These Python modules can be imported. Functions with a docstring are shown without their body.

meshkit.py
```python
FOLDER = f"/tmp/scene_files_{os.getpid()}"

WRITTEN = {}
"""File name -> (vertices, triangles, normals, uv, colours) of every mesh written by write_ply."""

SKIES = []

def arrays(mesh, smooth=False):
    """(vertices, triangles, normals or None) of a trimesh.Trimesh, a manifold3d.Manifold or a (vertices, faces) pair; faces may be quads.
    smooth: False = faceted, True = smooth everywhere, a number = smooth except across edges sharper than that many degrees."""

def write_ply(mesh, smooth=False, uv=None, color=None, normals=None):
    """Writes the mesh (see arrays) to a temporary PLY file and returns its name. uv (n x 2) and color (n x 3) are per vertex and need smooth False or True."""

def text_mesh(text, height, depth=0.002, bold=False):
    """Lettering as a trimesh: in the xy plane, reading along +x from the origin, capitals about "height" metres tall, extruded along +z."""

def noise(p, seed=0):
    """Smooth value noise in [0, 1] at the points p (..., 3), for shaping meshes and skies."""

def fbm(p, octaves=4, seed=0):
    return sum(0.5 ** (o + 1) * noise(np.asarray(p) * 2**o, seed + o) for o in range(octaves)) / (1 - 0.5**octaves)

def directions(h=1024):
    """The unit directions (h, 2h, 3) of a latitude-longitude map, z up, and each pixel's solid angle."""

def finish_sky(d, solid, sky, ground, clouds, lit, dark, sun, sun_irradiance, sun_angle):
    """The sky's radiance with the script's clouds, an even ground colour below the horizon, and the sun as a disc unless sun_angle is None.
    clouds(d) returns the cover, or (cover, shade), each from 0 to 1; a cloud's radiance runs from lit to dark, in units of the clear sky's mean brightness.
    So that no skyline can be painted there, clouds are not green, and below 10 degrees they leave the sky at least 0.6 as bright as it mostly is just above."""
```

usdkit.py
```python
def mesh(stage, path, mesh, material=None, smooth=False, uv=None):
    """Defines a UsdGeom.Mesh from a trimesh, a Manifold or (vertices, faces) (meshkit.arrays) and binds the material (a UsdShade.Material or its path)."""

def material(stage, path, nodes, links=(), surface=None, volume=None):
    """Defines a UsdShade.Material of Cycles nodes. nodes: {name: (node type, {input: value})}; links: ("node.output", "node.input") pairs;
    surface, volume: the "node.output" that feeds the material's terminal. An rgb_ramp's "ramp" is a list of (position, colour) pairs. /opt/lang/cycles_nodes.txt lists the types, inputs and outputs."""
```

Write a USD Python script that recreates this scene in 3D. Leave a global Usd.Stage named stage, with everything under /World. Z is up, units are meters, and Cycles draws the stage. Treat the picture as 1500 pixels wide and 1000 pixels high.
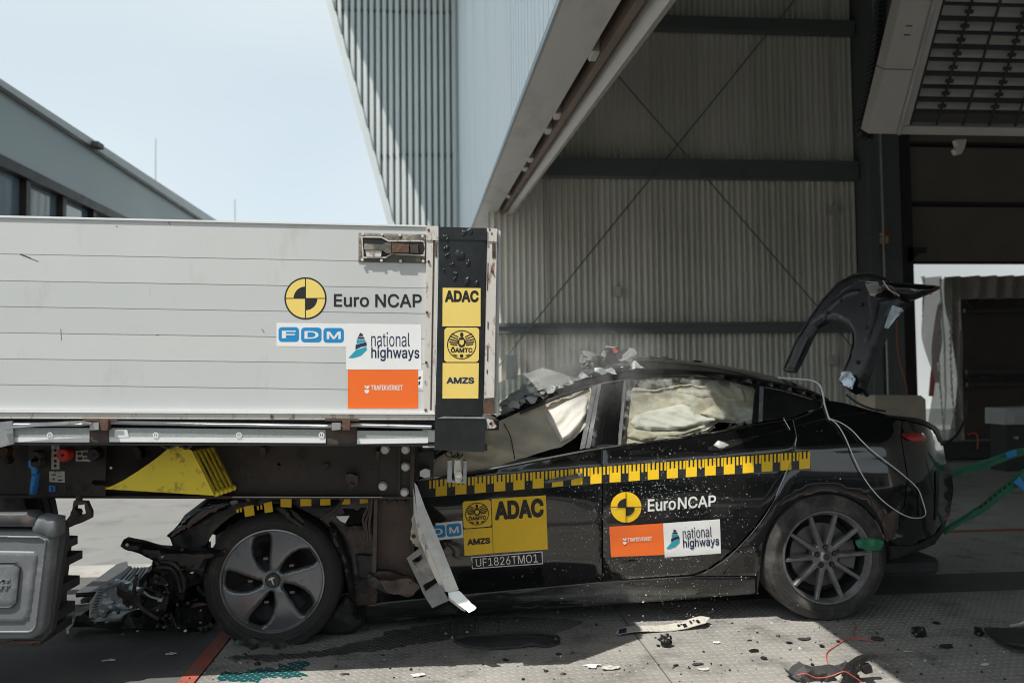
import math, random, numpy as np, trimesh, usdkit, meshkit
from pxr import Usd, UsdGeom, UsdLux, UsdShade, Gf, Sdf, Vt
from shapely.geometry import Polygon, Point, LineString, box as sbox
from shapely.ops import unary_union
from shapely import contains_xy
from scipy.spatial import Delaunay

random.seed(7); RNG = np.random.default_rng(7)
stage = Usd.Stage.CreateInMemory()
UsdGeom.SetStageUpAxis(stage, UsdGeom.Tokens.z); UsdGeom.SetStageMetersPerUnit(stage, 1.0)
UsdGeom.Xform.Define(stage, '/World'); UsdGeom.Scope.Define(stage, '/World/Looks')

# ------------------------------------------------------------------ camera
F, CAM = 1200.0, np.array([0, 0, 1.29])
YAW, PITCH, ROLL = math.radians(5.0), math.atan(51 / F), 0.0106
fw = np.array([math.sin(YAW) * math.cos(PITCH), math.cos(YAW) * math.cos(PITCH), math.sin(PITCH)])
r0 = np.array([math.cos(YAW), -math.sin(YAW), 0]); u0 = np.cross(r0, fw)
rt = r0 * math.cos(ROLL) - u0 * math.sin(ROLL); up = u0 * math.cos(ROLL) + r0 * math.sin(ROLL)
cam = UsdGeom.Camera.Define(stage, '/World/camera')
m = np.eye(4); m[0, :3], m[1, :3], m[2, :3], m[3, :3] = rt, up, -fw, CAM
cam.AddTransformOp().Set(Gf.Matrix4d(*m.ravel().tolist()))
cam.CreateFocalLengthAttr(28.8); cam.CreateHorizontalApertureAttr(36.0); cam.CreateVerticalApertureAttr(36.0 * 682 / 1024)
cam.CreateClippingRangeAttr(Gf.Vec2f(0.05, 2000)); cam.CreateFStopAttr(2.4); cam.CreateFocusDistanceAttr(3.85)
cam.CreateExposureAttr(0.74)

# ------------------------------------------------------------------ sky and sun
SUN = np.array([-.39, -.33, 1.0]); SUN /= np.linalg.norm(SUN)
elev, rot = math.asin(SUN[2]), math.atan2(SUN[0], SUN[1])
skym = usdkit.material(stage, '/World/Looks/sky_air', {
    's': ('sky_texture', {'sky_type': 'single_scattering', 'sun_disc': False, 'sun_elevation': elev, 'sun_rotation': rot, 'air_density': 1.0, 'aerosol_density': 1.5, 'ozone_density': 0.4}),
    'g': ('texture_coordinate', {}), 'mp': ('mapping', {'scale': (1.0, 1.0, 2.6), 'location': (-1.58, -2.38, -0.62)}),
    'n': ('noise_texture', {'scale': 1.0, 'detail': 2.5, 'roughness': 0.45, 'distortion': 0.2}),
    'r': ('rgb_ramp', {'ramp': [(0.0, (.56, .56, .56)), (0.38, (.64, .64, .64)), (0.60, (.92, .92, .92)), (1.0, (.96, .96, .96))]}),
    'mx': ('mix_color', {'b': (4.85, 5.35, 5.35), 'use_clamp': False}), 'bg': ('background_shader', {'strength': 0.104})},
    [('g.generated', 'mp.vector'), ('mp.vector', 'n.vector'), ('n.fac', 'r.fac'), ('r.color', 'mx.fac'), ('s.color', 'mx.a'), ('mx.result', 'bg.color')], surface='bg.background')
dome = UsdLux.DomeLight.Define(stage, '/World/sky'); dome.CreateIntensityAttr(1.0)
UsdShade.MaterialBindingAPI.Apply(dome.GetPrim()).Bind(skym); dome.GetPrim().SetCustomDataByKey('kind', 'structure')
sun = UsdLux.DistantLight.Define(stage, '/World/sun')
sun.CreateIntensityAttr(.80); sun.CreateAngleAttr(0.5); sun.CreateNormalizeAttr(True); sun.CreateColorAttr(Gf.Vec3f(1, .955, .88))
zx = np.cross([0, 0, 1.0], SUN); zx /= np.linalg.norm(zx); zy = np.cross(SUN, zx)
m = np.eye(4); m[0, :3], m[1, :3], m[2, :3] = zx, zy, SUN
sun.AddTransformOp().Set(Gf.Matrix4d(*m.ravel().tolist()))

# ------------------------------------------------------------------ helpers: where a pixel of the photograph lies in the place
def ray(x, y):
    x, y = np.asarray(x, float), np.asarray(y, float)
    return fw + ((x - 750) / F)[..., None] * rt + ((500 - y) / F)[..., None] * up
class YS:                                   # a surface Y = f(X, Z), or a plane Y = constant
    def __init__(s, f, lift=0.0): s.f, s.lift = f, lift
    def lifted(s, d): return YS(s.f, s.lift + d)
    def hit(s, x, y):
        d = ray(x, y)
        if not callable(s.f): return CAM + d * ((s.f - s.lift) / d[..., 1])[..., None]
        Y = np.full(d.shape[:-1], 4.2)
        for _ in range(25):
            p = CAM + d * (Y / d[..., 1])[..., None]; Y = 0.5 * Y + 0.5 * (s.f(p[..., 0], p[..., 2]) - s.lift)
        return CAM + d * (Y / d[..., 1])[..., None]
class PL:                                   # any plane
    def __init__(s, P, N): s.P, s.N = np.asarray(P, float), np.asarray(N, float) / np.linalg.norm(N)
    def lifted(s, d): n = s.N if (CAM - s.P) @ s.N > 0 else -s.N; return PL(s.P + n * d, s.N)
    def hit(s, x, y):
        d = ray(x, y); return CAM + d * (((s.P - CAM) @ s.N) / (d @ s.N))[..., None]
GROUND = PL((0, 0, 0), (0, 0, 1))
def at(x, y, Y): return YS(Y).hit(np.float64(x), np.float64(y))
def smoothline(pts, n=8, closed=False):     # Catmull-Rom
    p = np.asarray(pts, float); k = len(p); out = []
    rng = range(k if closed else k - 1)
    for i in rng:
        a, b, c, d = (p[(i - 1) % k], p[i], p[(i + 1) % k], p[(i + 2) % k]) if closed else (p[max(i - 1, 0)], p[i], p[i + 1], p[min(i + 2, k - 1)])
        for t in np.linspace(0, 1, n, endpoint=False):
            out.append(.5 * (2 * b + (c - a) * t + (2 * a - 5 * b + 4 * c - d) * t * t + (3 * b - a - 3 * c + d) * t ** 3))
    if not closed: out.append(p[-1])
    return np.array(out)
def delaunay(poly, step):
    pts = []
    for ring in [poly.exterior, *poly.interiors]:
        c = np.array(ring.coords)
        for a, b in zip(c[:-1], c[1:]):
            n = max(1, int(np.ceil(np.linalg.norm(b - a) / step))); pts += [a + (b - a) * t for t in np.arange(n) / n]
    x0, y0, x1, y1 = poly.bounds
    gx, gy = np.meshgrid(np.arange(x0 + step / 2, x1, step), np.arange(y0 + step / 2, y1, step)); gx = gx + (np.arange(gx.shape[0]) % 2)[:, None] * step / 2
    inner = poly.buffer(-step * .35)
    if not inner.is_empty:
        k = contains_xy(inner, gx.ravel(), gy.ravel()); pts += list(np.c_[gx.ravel()[k], gy.ravel()[k]])
    pts = np.array(pts); t = Delaunay(pts).simplices
    c = pts[t].mean(1); e = pts[t]; area = np.abs(np.cross(e[:, 1] - e[:, 0], e[:, 2] - e[:, 0])) / 2
    return pts, t[contains_xy(poly.buffer(1e-6), c[:, 0], c[:, 1]) & (area > 1e-7)]
def orient(v, f, away=True):
    n = np.cross(v[f[:, 1]] - v[f[:, 0]], v[f[:, 2]] - v[f[:, 0]])
    flip = (n * (v[f[:, 0]] - CAM)).sum(1) > 0
    f = f.copy(); f[flip] = f[flip][:, ::-1]; return f
def closed(v, f, off):                      # gives a sheet (v, f) a back, moved by off, and an edge
    e = np.vstack([f[:, [0, 1]], f[:, [1, 2]], f[:, [2, 0]]]); key = {}
    for a, b in e: key[(min(a, b), max(a, b))] = key.get((min(a, b), max(a, b)), 0) + 1
    n = len(v); side = [(a, b) for a, b in e if key[(min(a, b), max(a, b))] == 1]
    q = [(b, a, a + n) for a, b in side] + [(b, a + n, b + n) for a, b in side]
    return trimesh.Trimesh(np.vstack([v, v + off]), np.vstack([f, f[:, ::-1] + n, np.array(q, int).reshape(-1, 3)]), process=False)
def sheet(poly, surf, thick=.004, step=25, edge=0, edge_in=.006, jitter=None, off=None):
    """A panel: a polygon of photograph pixels laid on a surface of the place, with a thickness and a rolled edge."""
    if not hasattr(poly, 'exterior'): poly = Polygon(poly)
    if not poly.is_valid: poly = poly.buffer(0)
    if poly.geom_type != 'Polygon': return join([sheet(g, surf, thick, step, edge, edge_in, jitter, off) for g in poly.geoms])
    p, f = delaunay(poly, step)
    v = surf.hit(p[:, 0], p[:, 1]); f = orient(v, f)
    if edge:
        d = np.array([poly.boundary.distance(Point(*q)) for q in p]); en = np.array([0, 1.0, 0]) if isinstance(surf, YS) else (-1 if (CAM - surf.P) @ surf.N > 0 else 1) * surf.N
        v = v + en * (edge_in * np.clip(1 - d / edge, 0, 1) ** 2)[:, None]
    if jitter is not None: v = v + jitter(v)
    if off is None: off = np.array([0, 1.0, 0]) * thick if isinstance(surf, YS) else (-1 if (CAM - surf.P) @ surf.N > 0 else 1) * surf.N * thick
    return closed(v, f, off) if thick else trimesh.Trimesh(v, f, process=False)
def decal(poly, surf, lift, step=None):     # flat print
    if isinstance(poly, (list, np.ndarray)): poly = Polygon(poly)
    if not poly.is_valid: poly = poly.buffer(0)
    ms = []
    for g in getattr(poly, 'geoms', [poly]):
        if g.area < 1e-6: continue
        if step: p, f = delaunay(g, step)
        else: p, f = trimesh.creation.triangulate_polygon(g, engine='earcut')
        v = surf.lifted(lift).hit(p[:, 0], p[:, 1]); ms.append(trimesh.Trimesh(v, orient(v, np.asarray(f)), process=False))
    return join(ms)
def join(ms): return ms[0] if len(ms) == 1 else trimesh.util.concatenate(ms)
def bx(x0, x1, y0, y1, z0, z1, c=0.0):      # a box, with chamfered edges if c
    e = np.array([abs(x1 - x0), abs(y1 - y0), abs(z1 - z0)]); mid = [(x0 + x1) / 2, (y0 + y1) / 2, (z0 + z1) / 2]
    if c <= 0: b = trimesh.creation.box(e)
    else:
        c = min(c, e.min() * .45); s = []
        for k in range(3):
            g = e / 2 - c; g[k] = e[k] / 2
            s += [np.array(q) * g for q in np.ndindex(2, 2, 2) for q in [[1 if a else -1 for a in q]]]
        b = trimesh.convex.convex_hull(np.array(s))
    b.apply_translation(mid); return b
def beam(a, b, w, h, upv=(0, 0, 1), c=0.0):  # a square bar from a to b
    a, b = np.asarray(a, float), np.asarray(b, float); d = b - a; L = np.linalg.norm(d); d /= L
    s = np.cross(d, upv); s /= np.linalg.norm(s); t = np.cross(s, d)
    m = bx(-w / 2, w / 2, 0, L, -h / 2, h / 2, c); T = np.eye(4); T[:3, 0], T[:3, 1], T[:3, 2], T[:3, 3] = s, d, t, a
    m.apply_transform(T); return m
def tube(pts, r, sides=8, n=6, smooth=True):
    p = smoothline(pts, n) if smooth and len(pts) > 2 else np.asarray(pts, float)
    t = np.gradient(p, axis=0); t /= np.linalg.norm(t, axis=1, keepdims=True) + 1e-12
    a = np.cross(t, [0.31, .17, .93]); a /= np.linalg.norm(a, axis=1, keepdims=True); b = np.cross(t, a); an = np.arange(sides) * 2 * np.pi / sides
    rr = np.broadcast_to(r, len(p))[:, None, None] if np.ndim(r) == 0 else np.interp(np.linspace(0, 1, len(p)), np.linspace(0, 1, len(r)), r)[:, None, None]
    v = (p[:, None] + rr * (np.cos(an)[None, :, None] * a[:, None] + np.sin(an)[None, :, None] * b[:, None])).reshape(-1, 3)
    f = []
    for i in range(len(p) - 1):
        for j in range(sides):
            k = (j + 1) % sides; A, B, C, D = i * sides + j, i * sides + k, (i + 1) * sides + k, (i + 1) * sides + j; f += [(A, B, C), (A, C, D)]
    for s0, rev in ((0, 1), ((len(p) - 1) * sides, 0)):
        for j in range(1, sides - 1): f.append((s0, s0 + j + 1, s0 + j) if rev else (s0, s0 + j, s0 + j + 1))
    m = trimesh.Trimesh(v, f, process=False); return m
def cylY(c, r, y0, y1, sec=24):             # cylinder along Y
    m = trimesh.creation.cylinder(radius=r, height=abs(y1 - y0), sections=sec); m.apply_transform(trimesh.transformations.rotation_matrix(math.pi / 2, [1, 0, 0])); m.apply_translation([c[0], (y0 + y1) / 2, c[1]]); return m
def revY(prof, c, sec=64):                  # profile of (radius, y) revolved about the Y axis through c = (x, z)
    p = np.asarray(prof, float); an = np.arange(sec) * 2 * np.pi / sec
    v = np.stack([c[0] + p[:, None, 0] * np.cos(an), np.broadcast_to(p[:, None, 1], (len(p), sec)), c[1] + p[:, None, 0] * np.sin(an)], -1).reshape(-1, 3); f = []
    for i in range(len(p) - 1):
        for j in range(sec):
            k = (j + 1) % sec; A, B, C, D = i * sec + j, i * sec + k, (i + 1) * sec + k, (i + 1) * sec + j; f += [(A, B, C), (A, C, D)]
    m = trimesh.Trimesh(v, f, process=False); return m
def prism(poly, Y0, Y1, step=1e3):           # a pixel outline at depth Y0, solid to depth Y1
    return sheet(poly, YS(Y0), Y1 - Y0, step)
def loft(A, B, k=1, bulge=None):
    A, B = np.asarray(A, float), np.asarray(B, float); n = len(A); rows = [A + (B - A) * t + (bulge(t) if bulge else 0) for t in np.linspace(0, 1, k + 1)]
    v = np.vstack(rows); f = []
    for i in range(k):
        for j in range(n - 1): a = i * n + j; f += [(a, a + 1, a + n + 1), (a, a + n + 1, a + n)]
    return trimesh.Trimesh(v, f, process=False)
def quad(TL, TR, BR, BL):
    TL, TR, BR, BL = map(lambda q: np.asarray(q, float), (TL, TR, BR, BL))
    return lambda u, v: (TL * ((1 - u) * (1 - v))[..., None] + TR * (u * (1 - v))[..., None] + BR * (u * v)[..., None] + BL * ((1 - u) * v)[..., None])
def qpoly(q, pts):
    p = np.asarray(pts, float); return q(p[:, 0], p[:, 1])
def text(s, q, bbx, surf, lift, bold=True, heavy=0): # lettering filling the box bbx = (u0, v0, u1, v1) of a quad of pixels
    t = meshkit.text_mesh(s, 1.0, .01, bold); k = t.face_normals[:, 2] > .9
    v, f = t.vertices, t.faces[k]
    if heavy:
        pg = unary_union([Polygon(v[i][:, :2]) for i in f]).buffer(heavy, quad_segs=3).simplify(.01); ms = [trimesh.creation.triangulate_polygon(g, engine='earcut') for g in getattr(pg, 'geoms', [pg])]
        n0 = np.cumsum([0] + [len(m_[0]) for m_ in ms]); v, f = np.vstack([m_[0] for m_ in ms]), np.vstack([np.asarray(m_[1]) + o for m_, o in zip(ms, n0)])
    (x0, y0), (x1, y1) = v.min(0)[:2], v.max(0)[:2]
    u = bbx[0] + (v[:, 0] - x0) / (x1 - x0) * (bbx[2] - bbx[0]); w = bbx[3] + (v[:, 1] - y0) / (y1 - y0) * (bbx[1] - bbx[3])
    p = q(u, w); P = surf.lifted(lift).hit(p[:, 0], p[:, 1]); m = trimesh.Trimesh(P, orient(P, f), process=False); m.remove_unreferenced_vertices(); return m
IDQ = quad((0, 0), (1, 0), (1, 1), (0, 1))
def rr(x0, y0, x1, y1, r): return sbox(x0 + r, y0 + r, x1 - r, y1 - r).buffer(r, quad_segs=4)
def circ(x, y, r, n=12): return Point(x, y).buffer(r, quad_segs=n)
def nz(amp, sc, seed=0, axis=None):
    def j(v):
        d = np.stack([meshkit.fbm(v * sc + 17 * k, 4, seed + k) - .5 for k in range(3)], -1) * 2 * amp
        return d if axis is None else d * np.asarray(axis)
    return j

# ------------------------------------------------------------------ materials
def M(name, col, rough=.5, metal=0., var=.12, vs=5., bump=0., bs=60., coat=0., dirt=None, spec=.5, stretch=(1, 1, 1), rvar=.1):
    """dirt = (colour, scale, low, high, roughness)"""
    c = np.array(col, float)
    n = {'g': ('geometry', {}), 'mp': ('mapping', {'scale': stretch}), 'n': ('noise_texture', {'scale': vs, 'detail': 6, 'roughness': .6}),
         'r': ('rgb_ramp', {'ramp': [(0.25, tuple(c * (1 - var))), (0.75, tuple(np.minimum(c * (1 + var), .95)))]}),
         'p': ('principled_bsdf', {'roughness': rough, 'metallic': metal, 'coat_weight': coat, 'specular_ior_level': spec})}
    L = [('g.position', 'mp.vector'), ('mp.vector', 'n.vector'), ('n.fac', 'r.fac')]
    n['rr'] = ('map_range', {'from_min': .25, 'from_max': .75, 'to_min': max(rough - rvar, .02), 'to_max': min(rough + rvar, 1.)}); L += [('n.fac', 'rr.value')]
    src, rs = 'r.color', 'rr.result'
    if dirt:
        dc, ds, lo, hi, dr = dirt
        n['dn'] = ('noise_texture', {'scale': ds, 'detail': 8, 'roughness': .68}); n['dr'] = ('rgb_ramp', {'ramp': [(lo, (0, 0, 0)), (hi, (1, 1, 1))]})
        n['dm'] = ('mix_color', {'b': dc}); n['dx'] = ('mix_float', {'b': dr})
        L += [('mp.vector', 'dn.vector'), ('dn.fac', 'dr.fac'), ('dr.color', 'dm.fac'), (src, 'dm.a'), ('dr.color', 'dx.fac'), (rs, 'dx.a')]; src, rs = 'dm.result', 'dx.result'
    if bump:
        n['bn'] = ('noise_texture', {'scale': bs, 'detail': 4}); n['bp'] = ('bump', {'strength': bump, 'distance': .01})
        L += [('g.position', 'bn.vector'), ('bn.fac', 'bp.height'), ('bp.normal', 'p.normal')]
    L += [(src, 'p.base_color'), (rs, 'p.roughness')]
    return usdkit.material(stage, '/World/Looks/' + name, n, L, surface='p.BSDF')
RUST = (.16, .065, .025)
mat = {}
def mk(name, *a, **k): mat[name] = M(name, *a, **k)
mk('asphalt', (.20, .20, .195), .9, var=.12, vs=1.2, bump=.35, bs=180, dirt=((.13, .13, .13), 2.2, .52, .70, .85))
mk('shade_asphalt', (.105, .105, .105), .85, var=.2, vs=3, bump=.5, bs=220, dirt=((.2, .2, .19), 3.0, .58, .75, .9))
mk('concrete', (.33, .32, .30), .85, var=.15, vs=3, bump=.3, bs=60, dirt=((.16, .155, .15), 2.0, .52, .7, .9))
mk('tread_steel', (.30, .29, .27), .62, metal=0.1, var=.18, vs=2.2, bump=.15, bs=120, dirt=((.12, .118, .112), 3.5, .50, .72, .7), rvar=.15)
mk('wet_oil', (.06, .058, .055), .35, var=.3, vs=8)
mk('coolant', (.012, .085, .09), .15, var=.3, vs=9)
mk('red_paint', (.34, .085, .055), .75, var=.2, vs=14, dirt=((.14, .12, .11), 9, .50, .62, .85))
mk('white_metal', (.72, .74, .735), .5, var=.04, vs=1.2, bump=.04, bs=14, dirt=((.50, .49, .46), 3.0, .60, .82, .65), stretch=(1, 1, 2.2))
mk('plank_paint', (.56, .575, .57), .42, var=.05, vs=.9, bump=.03, bs=9, dirt=((.46, .46, .43), 3.3, .585, .76, .6), stretch=(1.6, 1, .55))
mk('plank_paint_b', (.53, .55, .55), .42, var=.05, vs=.9, bump=.03, bs=9, dirt=((.43, .43, .40), 2.7, .59, .77, .6), stretch=(1.6, 1, .55))
mk('worn_white', (.60, .575, .53), .55, var=.1, vs=9, dirt=((.17, .085, .045), 13, .56, .66, .85), stretch=(2, 2, .8))
mk('black_tape', (.016, .018, .019), .3, var=.2, vs=9, bump=.1, bs=25)
mk('lid_black', (.0075, .0075, .008), .42)
mk('galv_dark', (.20, .20, .195), .5, metal=.5, var=.3, vs=18, dirt=((.35, .34, .31), 10, .55, .7, .6))
mk('black_satin', (.02, .02, .021), .45, var=.25, vs=7)
mk('chassis', (.036, .030, .027), .6, var=.3, vs=5, bump=.12, bs=50, dirt=((.085, .065, .05), 6, .54, .72, .9))
mk('worn_dark', (.115, .105, .092), .6, metal=.3, var=.35, vs=22, bump=.2, bs=80, dirt=((.33, .30, .25), 14, .5, .68, .7))
mk('rusty', (.11, .06, .04), .85, var=.35, vs=18, bump=.3, bs=90, dirt=((.04, .03, .025), 12, .5, .6, .9))
mk('brown_steel', (.075, .052, .042), .7, var=.3, vs=8, bump=.2, bs=60, dirt=((.025, .022, .02), 5, .5, .65, .8))
mk('galvanised', (.42, .44, .445), .42, metal=.75, var=.15, vs=14, dirt=((.16, .14, .12), 9, .58, .72, .8))
mk('bolt_zinc', (.62, .61, .57), .4, metal=.6, var=.1, vs=30)
mk('alu_bright', (.68, .69, .67), .35, metal=.55, var=.1, vs=8, dirt=((.3, .27, .23), 12, .6, .75, .7))
mk('toolbox_grey', (.145, .157, .165), .48, var=.12, vs=5, bump=.08, bs=120, dirt=((.32, .325, .32), 5, .55, .73, .8))
mk('toolbox_dark', (.05, .053, .056), .55, var=.2, vs=6, dirt=((.14, .11, .09), 9, .57, .72, .9))
mk('chock_yellow', (.84, .66, .045), .5, var=.08, vs=5, bump=.1, bs=40, dirt=((.30, .21, .06), 16, .54, .66, .8))
mk('chock_side', (.40, .29, .03), .6, var=.2, vs=18, dirt=((.05, .04, .03), 9, .46, .6, .85))
mk('blue_plastic', (.035, .24, .62), .4, var=.1)
mk('red_plastic', (.62, .03, .02), .4, var=.1)
mk('label_white', (.55, .53, .47), .55, var=.12, vs=40, dirt=((.25, .2, .15), 30, .55, .65, .8))
mk('film_white', (.80, .81, .81), .4, var=.02)
mk('film_yellow', (.84, .64, .17), .4, var=.03)
mk('film_amber', (.88, .56, .012), .35, var=.04)
mk('film_orange', (.86, .16, .025), .4, var=.02)
mk('film_blue', (.015, .25, .56), .4, var=.02)
mk('ink_black', (.012, .012, .012), .5, var=.05)
mk('ink_navy', (.012, .026, .07), .5, var=.05)
mk('ink_teal', (.02, .33, .46), .45, var=.05)
mk('ink_white', (.78, .78, .77), .45, var=.03)
mk('reflector', (.36, .385, .385), .35, metal=.2, var=.08, vs=90, bump=.3, bs=220)
DUST = (.22, .215, .205)
mk('car_paint', (.0042, .0044, .0047), .12, coat=1.0, var=.1, rvar=.03, dirt=(DUST, 5, .70, 1.25, .5), stretch=(.6, 1, 2.5))
mk('car_paint_dusty', (.012, .012, .012), .3, coat=.6, var=.2, dirt=((.33, .325, .315), 3.5, .50, .95, .7), stretch=(.45, 1, 2.6))
mk('car_trim', (.010, .010, .010), .35, var=.2)
mk('chrome_trim', (.5, .47, .42), .18, metal=1.0, var=.1, dirt=((.2, .19, .18), 10, .55, .8, .6))
mk('grey_trim', (.12, .125, .13), .4, var=.15, vs=10, dirt=((.28, .28, .27), 12, .52, .7, .8))
mk('plastic_black', (.016, .016, .0165), .55, var=.3, vs=9, bump=.1, bs=70, dirt=((.085, .08, .075), 6, .56, .75, .9))
mk('wreck_black', (.013, .013, .013), .30, var=.4, vs=8, dirt=((.075, .065, .06), 7, .55, .72, .85))
mk('wreck_brown', (.06, .045, .038), .6, var=.4, vs=9, dirt=((.012, .012, .012), 7, .5, .62, .7))
mk('rubber_dark', (.018, .0175, .017), .7, var=.25, vs=12, bump=.12, bs=120, dirt=((.07, .062, .056), 7, .53, .74, .95))
mk('rubber', (.032, .031, .030), .78, var=.25, vs=12, bump=.12, bs=120, dirt=((.15, .14, .13), 7, .46, .74, .95))
mk('gloss_black', (.004, .004, .0045), .3, spec=.12)
mk('cap_grey', (.18, .19, .20), .30, metal=.65, var=.08, vs=4, dirt=((.09, .085, .08), 7, .60, .75, .7), rvar=.05)
mk('alloy_dark', (.30, .30, .305), .34, metal=.75, var=.15, vs=12, dirt=((.15, .12, .10), 8, .56, .74, .85))
mk('brake', (.25, .24, .23), .4, metal=.8, var=.2)
mk('airbag', (.47, .43, .345), .8, var=.16, vs=7, bump=.4, bs=30, dirt=((.36, .33, .27), 4, .52, .75, .9))
mk('airbag_white', (.62, .60, .555), .8, var=.05, vs=6, bump=.1, bs=60)
mk('tail_red', (.45, .012, .012), .15, coat=1., var=.1)
mk('lamp_silver', (.55, .63, .70), .22, metal=.35, var=.3, vs=18, dirt=((.03, .03, .035), 11, .56, .62, .3))
mk('shard_white', (.40, .43, .43), .35, var=.25, vs=14)
mk('cloth_grey', (.21, .21, .205), .8, var=.3, vs=14, bump=.2, bs=60)
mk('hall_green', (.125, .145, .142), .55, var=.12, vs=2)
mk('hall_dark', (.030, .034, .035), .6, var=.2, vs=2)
mk('corrugated_in', (.76, .74, .67), .55, var=.06, vs=.8)
mk('corrugated_in_b', (.70, .685, .61), .55, var=.06, vs=.8)
mk('corrugated_out', (.66, .70, .705), .45, var=.04, vs=.6)
mk('panel_out', (.66, .75, .785), .38, var=.03, vs=.5, stretch=(1, 1, .2))
mk('plank_gap', (.34, .35, .35), .6)
mk('panel_joint', (.30, .35, .37), .6, var=.05)
mk('soffit_grey', (.52, .51, .49), .45, var=.08, vs=1.2, stretch=(1, .3, 1), dirt=((.33, .31, .29), 2, .5, .75, .6))
mk('rail_brown', (.20, .15, .115), .5, metal=.3, var=.3, vs=4, stretch=(3, .4, 1))
mk('rail_light', (.50, .48, .45), .4, metal=.3, var=.12, vs=3)
mk('gate_frame', (.52, .49, .45), .5, var=.1, vs=2)
mk('gate_panel', (.55, .53, .50), .6, var=.12, vs=2)
mk('fascia', (.31, .36, .375), .5, var=.06, vs=.5)
mk('roof_edge', (.42, .44, .44), .5, var=.08)
mk('bronze_frame', (.022, .017, .014), .45, var=.2)
mk('brown_dark', (.20, .172, .148), .7, var=.15, vs=1.5)
mk('wood_dark', (.07, .054, .042), .7, var=.2, vs=2)
mk('strap_green', (.035, .18, .10), .65, var=.2, vs=20, bump=.15, bs=160)
mk('cord_white', (.62, .66, .68), .5, var=.08)
mk('cord_red', (.55, .10, .06), .5, var=.1)
mk('sign_orange', (.33, .10, .035), .5, var=.1)
mk('block_beige', (.36, .31, .24), .8, var=.15, vs=6)
mk('silver_paint', (.45, .46, .47), .4, var=.1)
mk('cabinet_dark', (.045, .045, .046), .6, var=.2)
mk('white_stripe', (.6, .6, .6), .6, var=.1)
mk('mast_grey', (.45, .47, .48), .6, var=.1)
def glassmat(name, tint, gloss=(1, 1, 1), rough=.02, ior=1.5):
    mat[name] = usdkit.material(stage, '/World/Looks/' + name, {'t': ('transparent_bsdf', {'color': tint}), 'g': ('glossy_bsdf', {'color': gloss, 'roughness': rough}), 'f': ('fresnel', {'IOR': ior}), 'm': ('mix_closure', {})},
        [('f.fac', 'm.fac'), ('t.BSDF', 'm.closure1'), ('g.BSDF', 'm.closure2')], surface='m.closure')
glassmat('car_glass', (.62, .70, .66)); glassmat('dark_glass', (.05, .055, .055)); mk('office_glass', (.12, .17, .205), .12, coat=1., var=.25, vs=.35)
mat['dusty_glass'] = usdkit.material(stage, '/World/Looks/dusty_glass', {'g': ('geometry', {}), 'n': ('noise_texture', {'scale': 9, 'detail': 7, 'roughness': .65}), 'r': ('rgb_ramp', {'ramp': [(.48, (.0,) * 3), (.85, (.55,) * 3)]}),
    't': ('transparent_bsdf', {'color': (.90, .915, .90)}), 'd': ('principled_bsdf', {'base_color': (.62, .63, .61), 'roughness': .5}), 'm': ('mix_closure', {})},
    [('g.position', 'n.vector'), ('n.fac', 'r.fac'), ('r.color', 'm.fac'), ('t.BSDF', 'm.closure1'), ('d.BSDF', 'm.closure2')], surface='m.closure')
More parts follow.
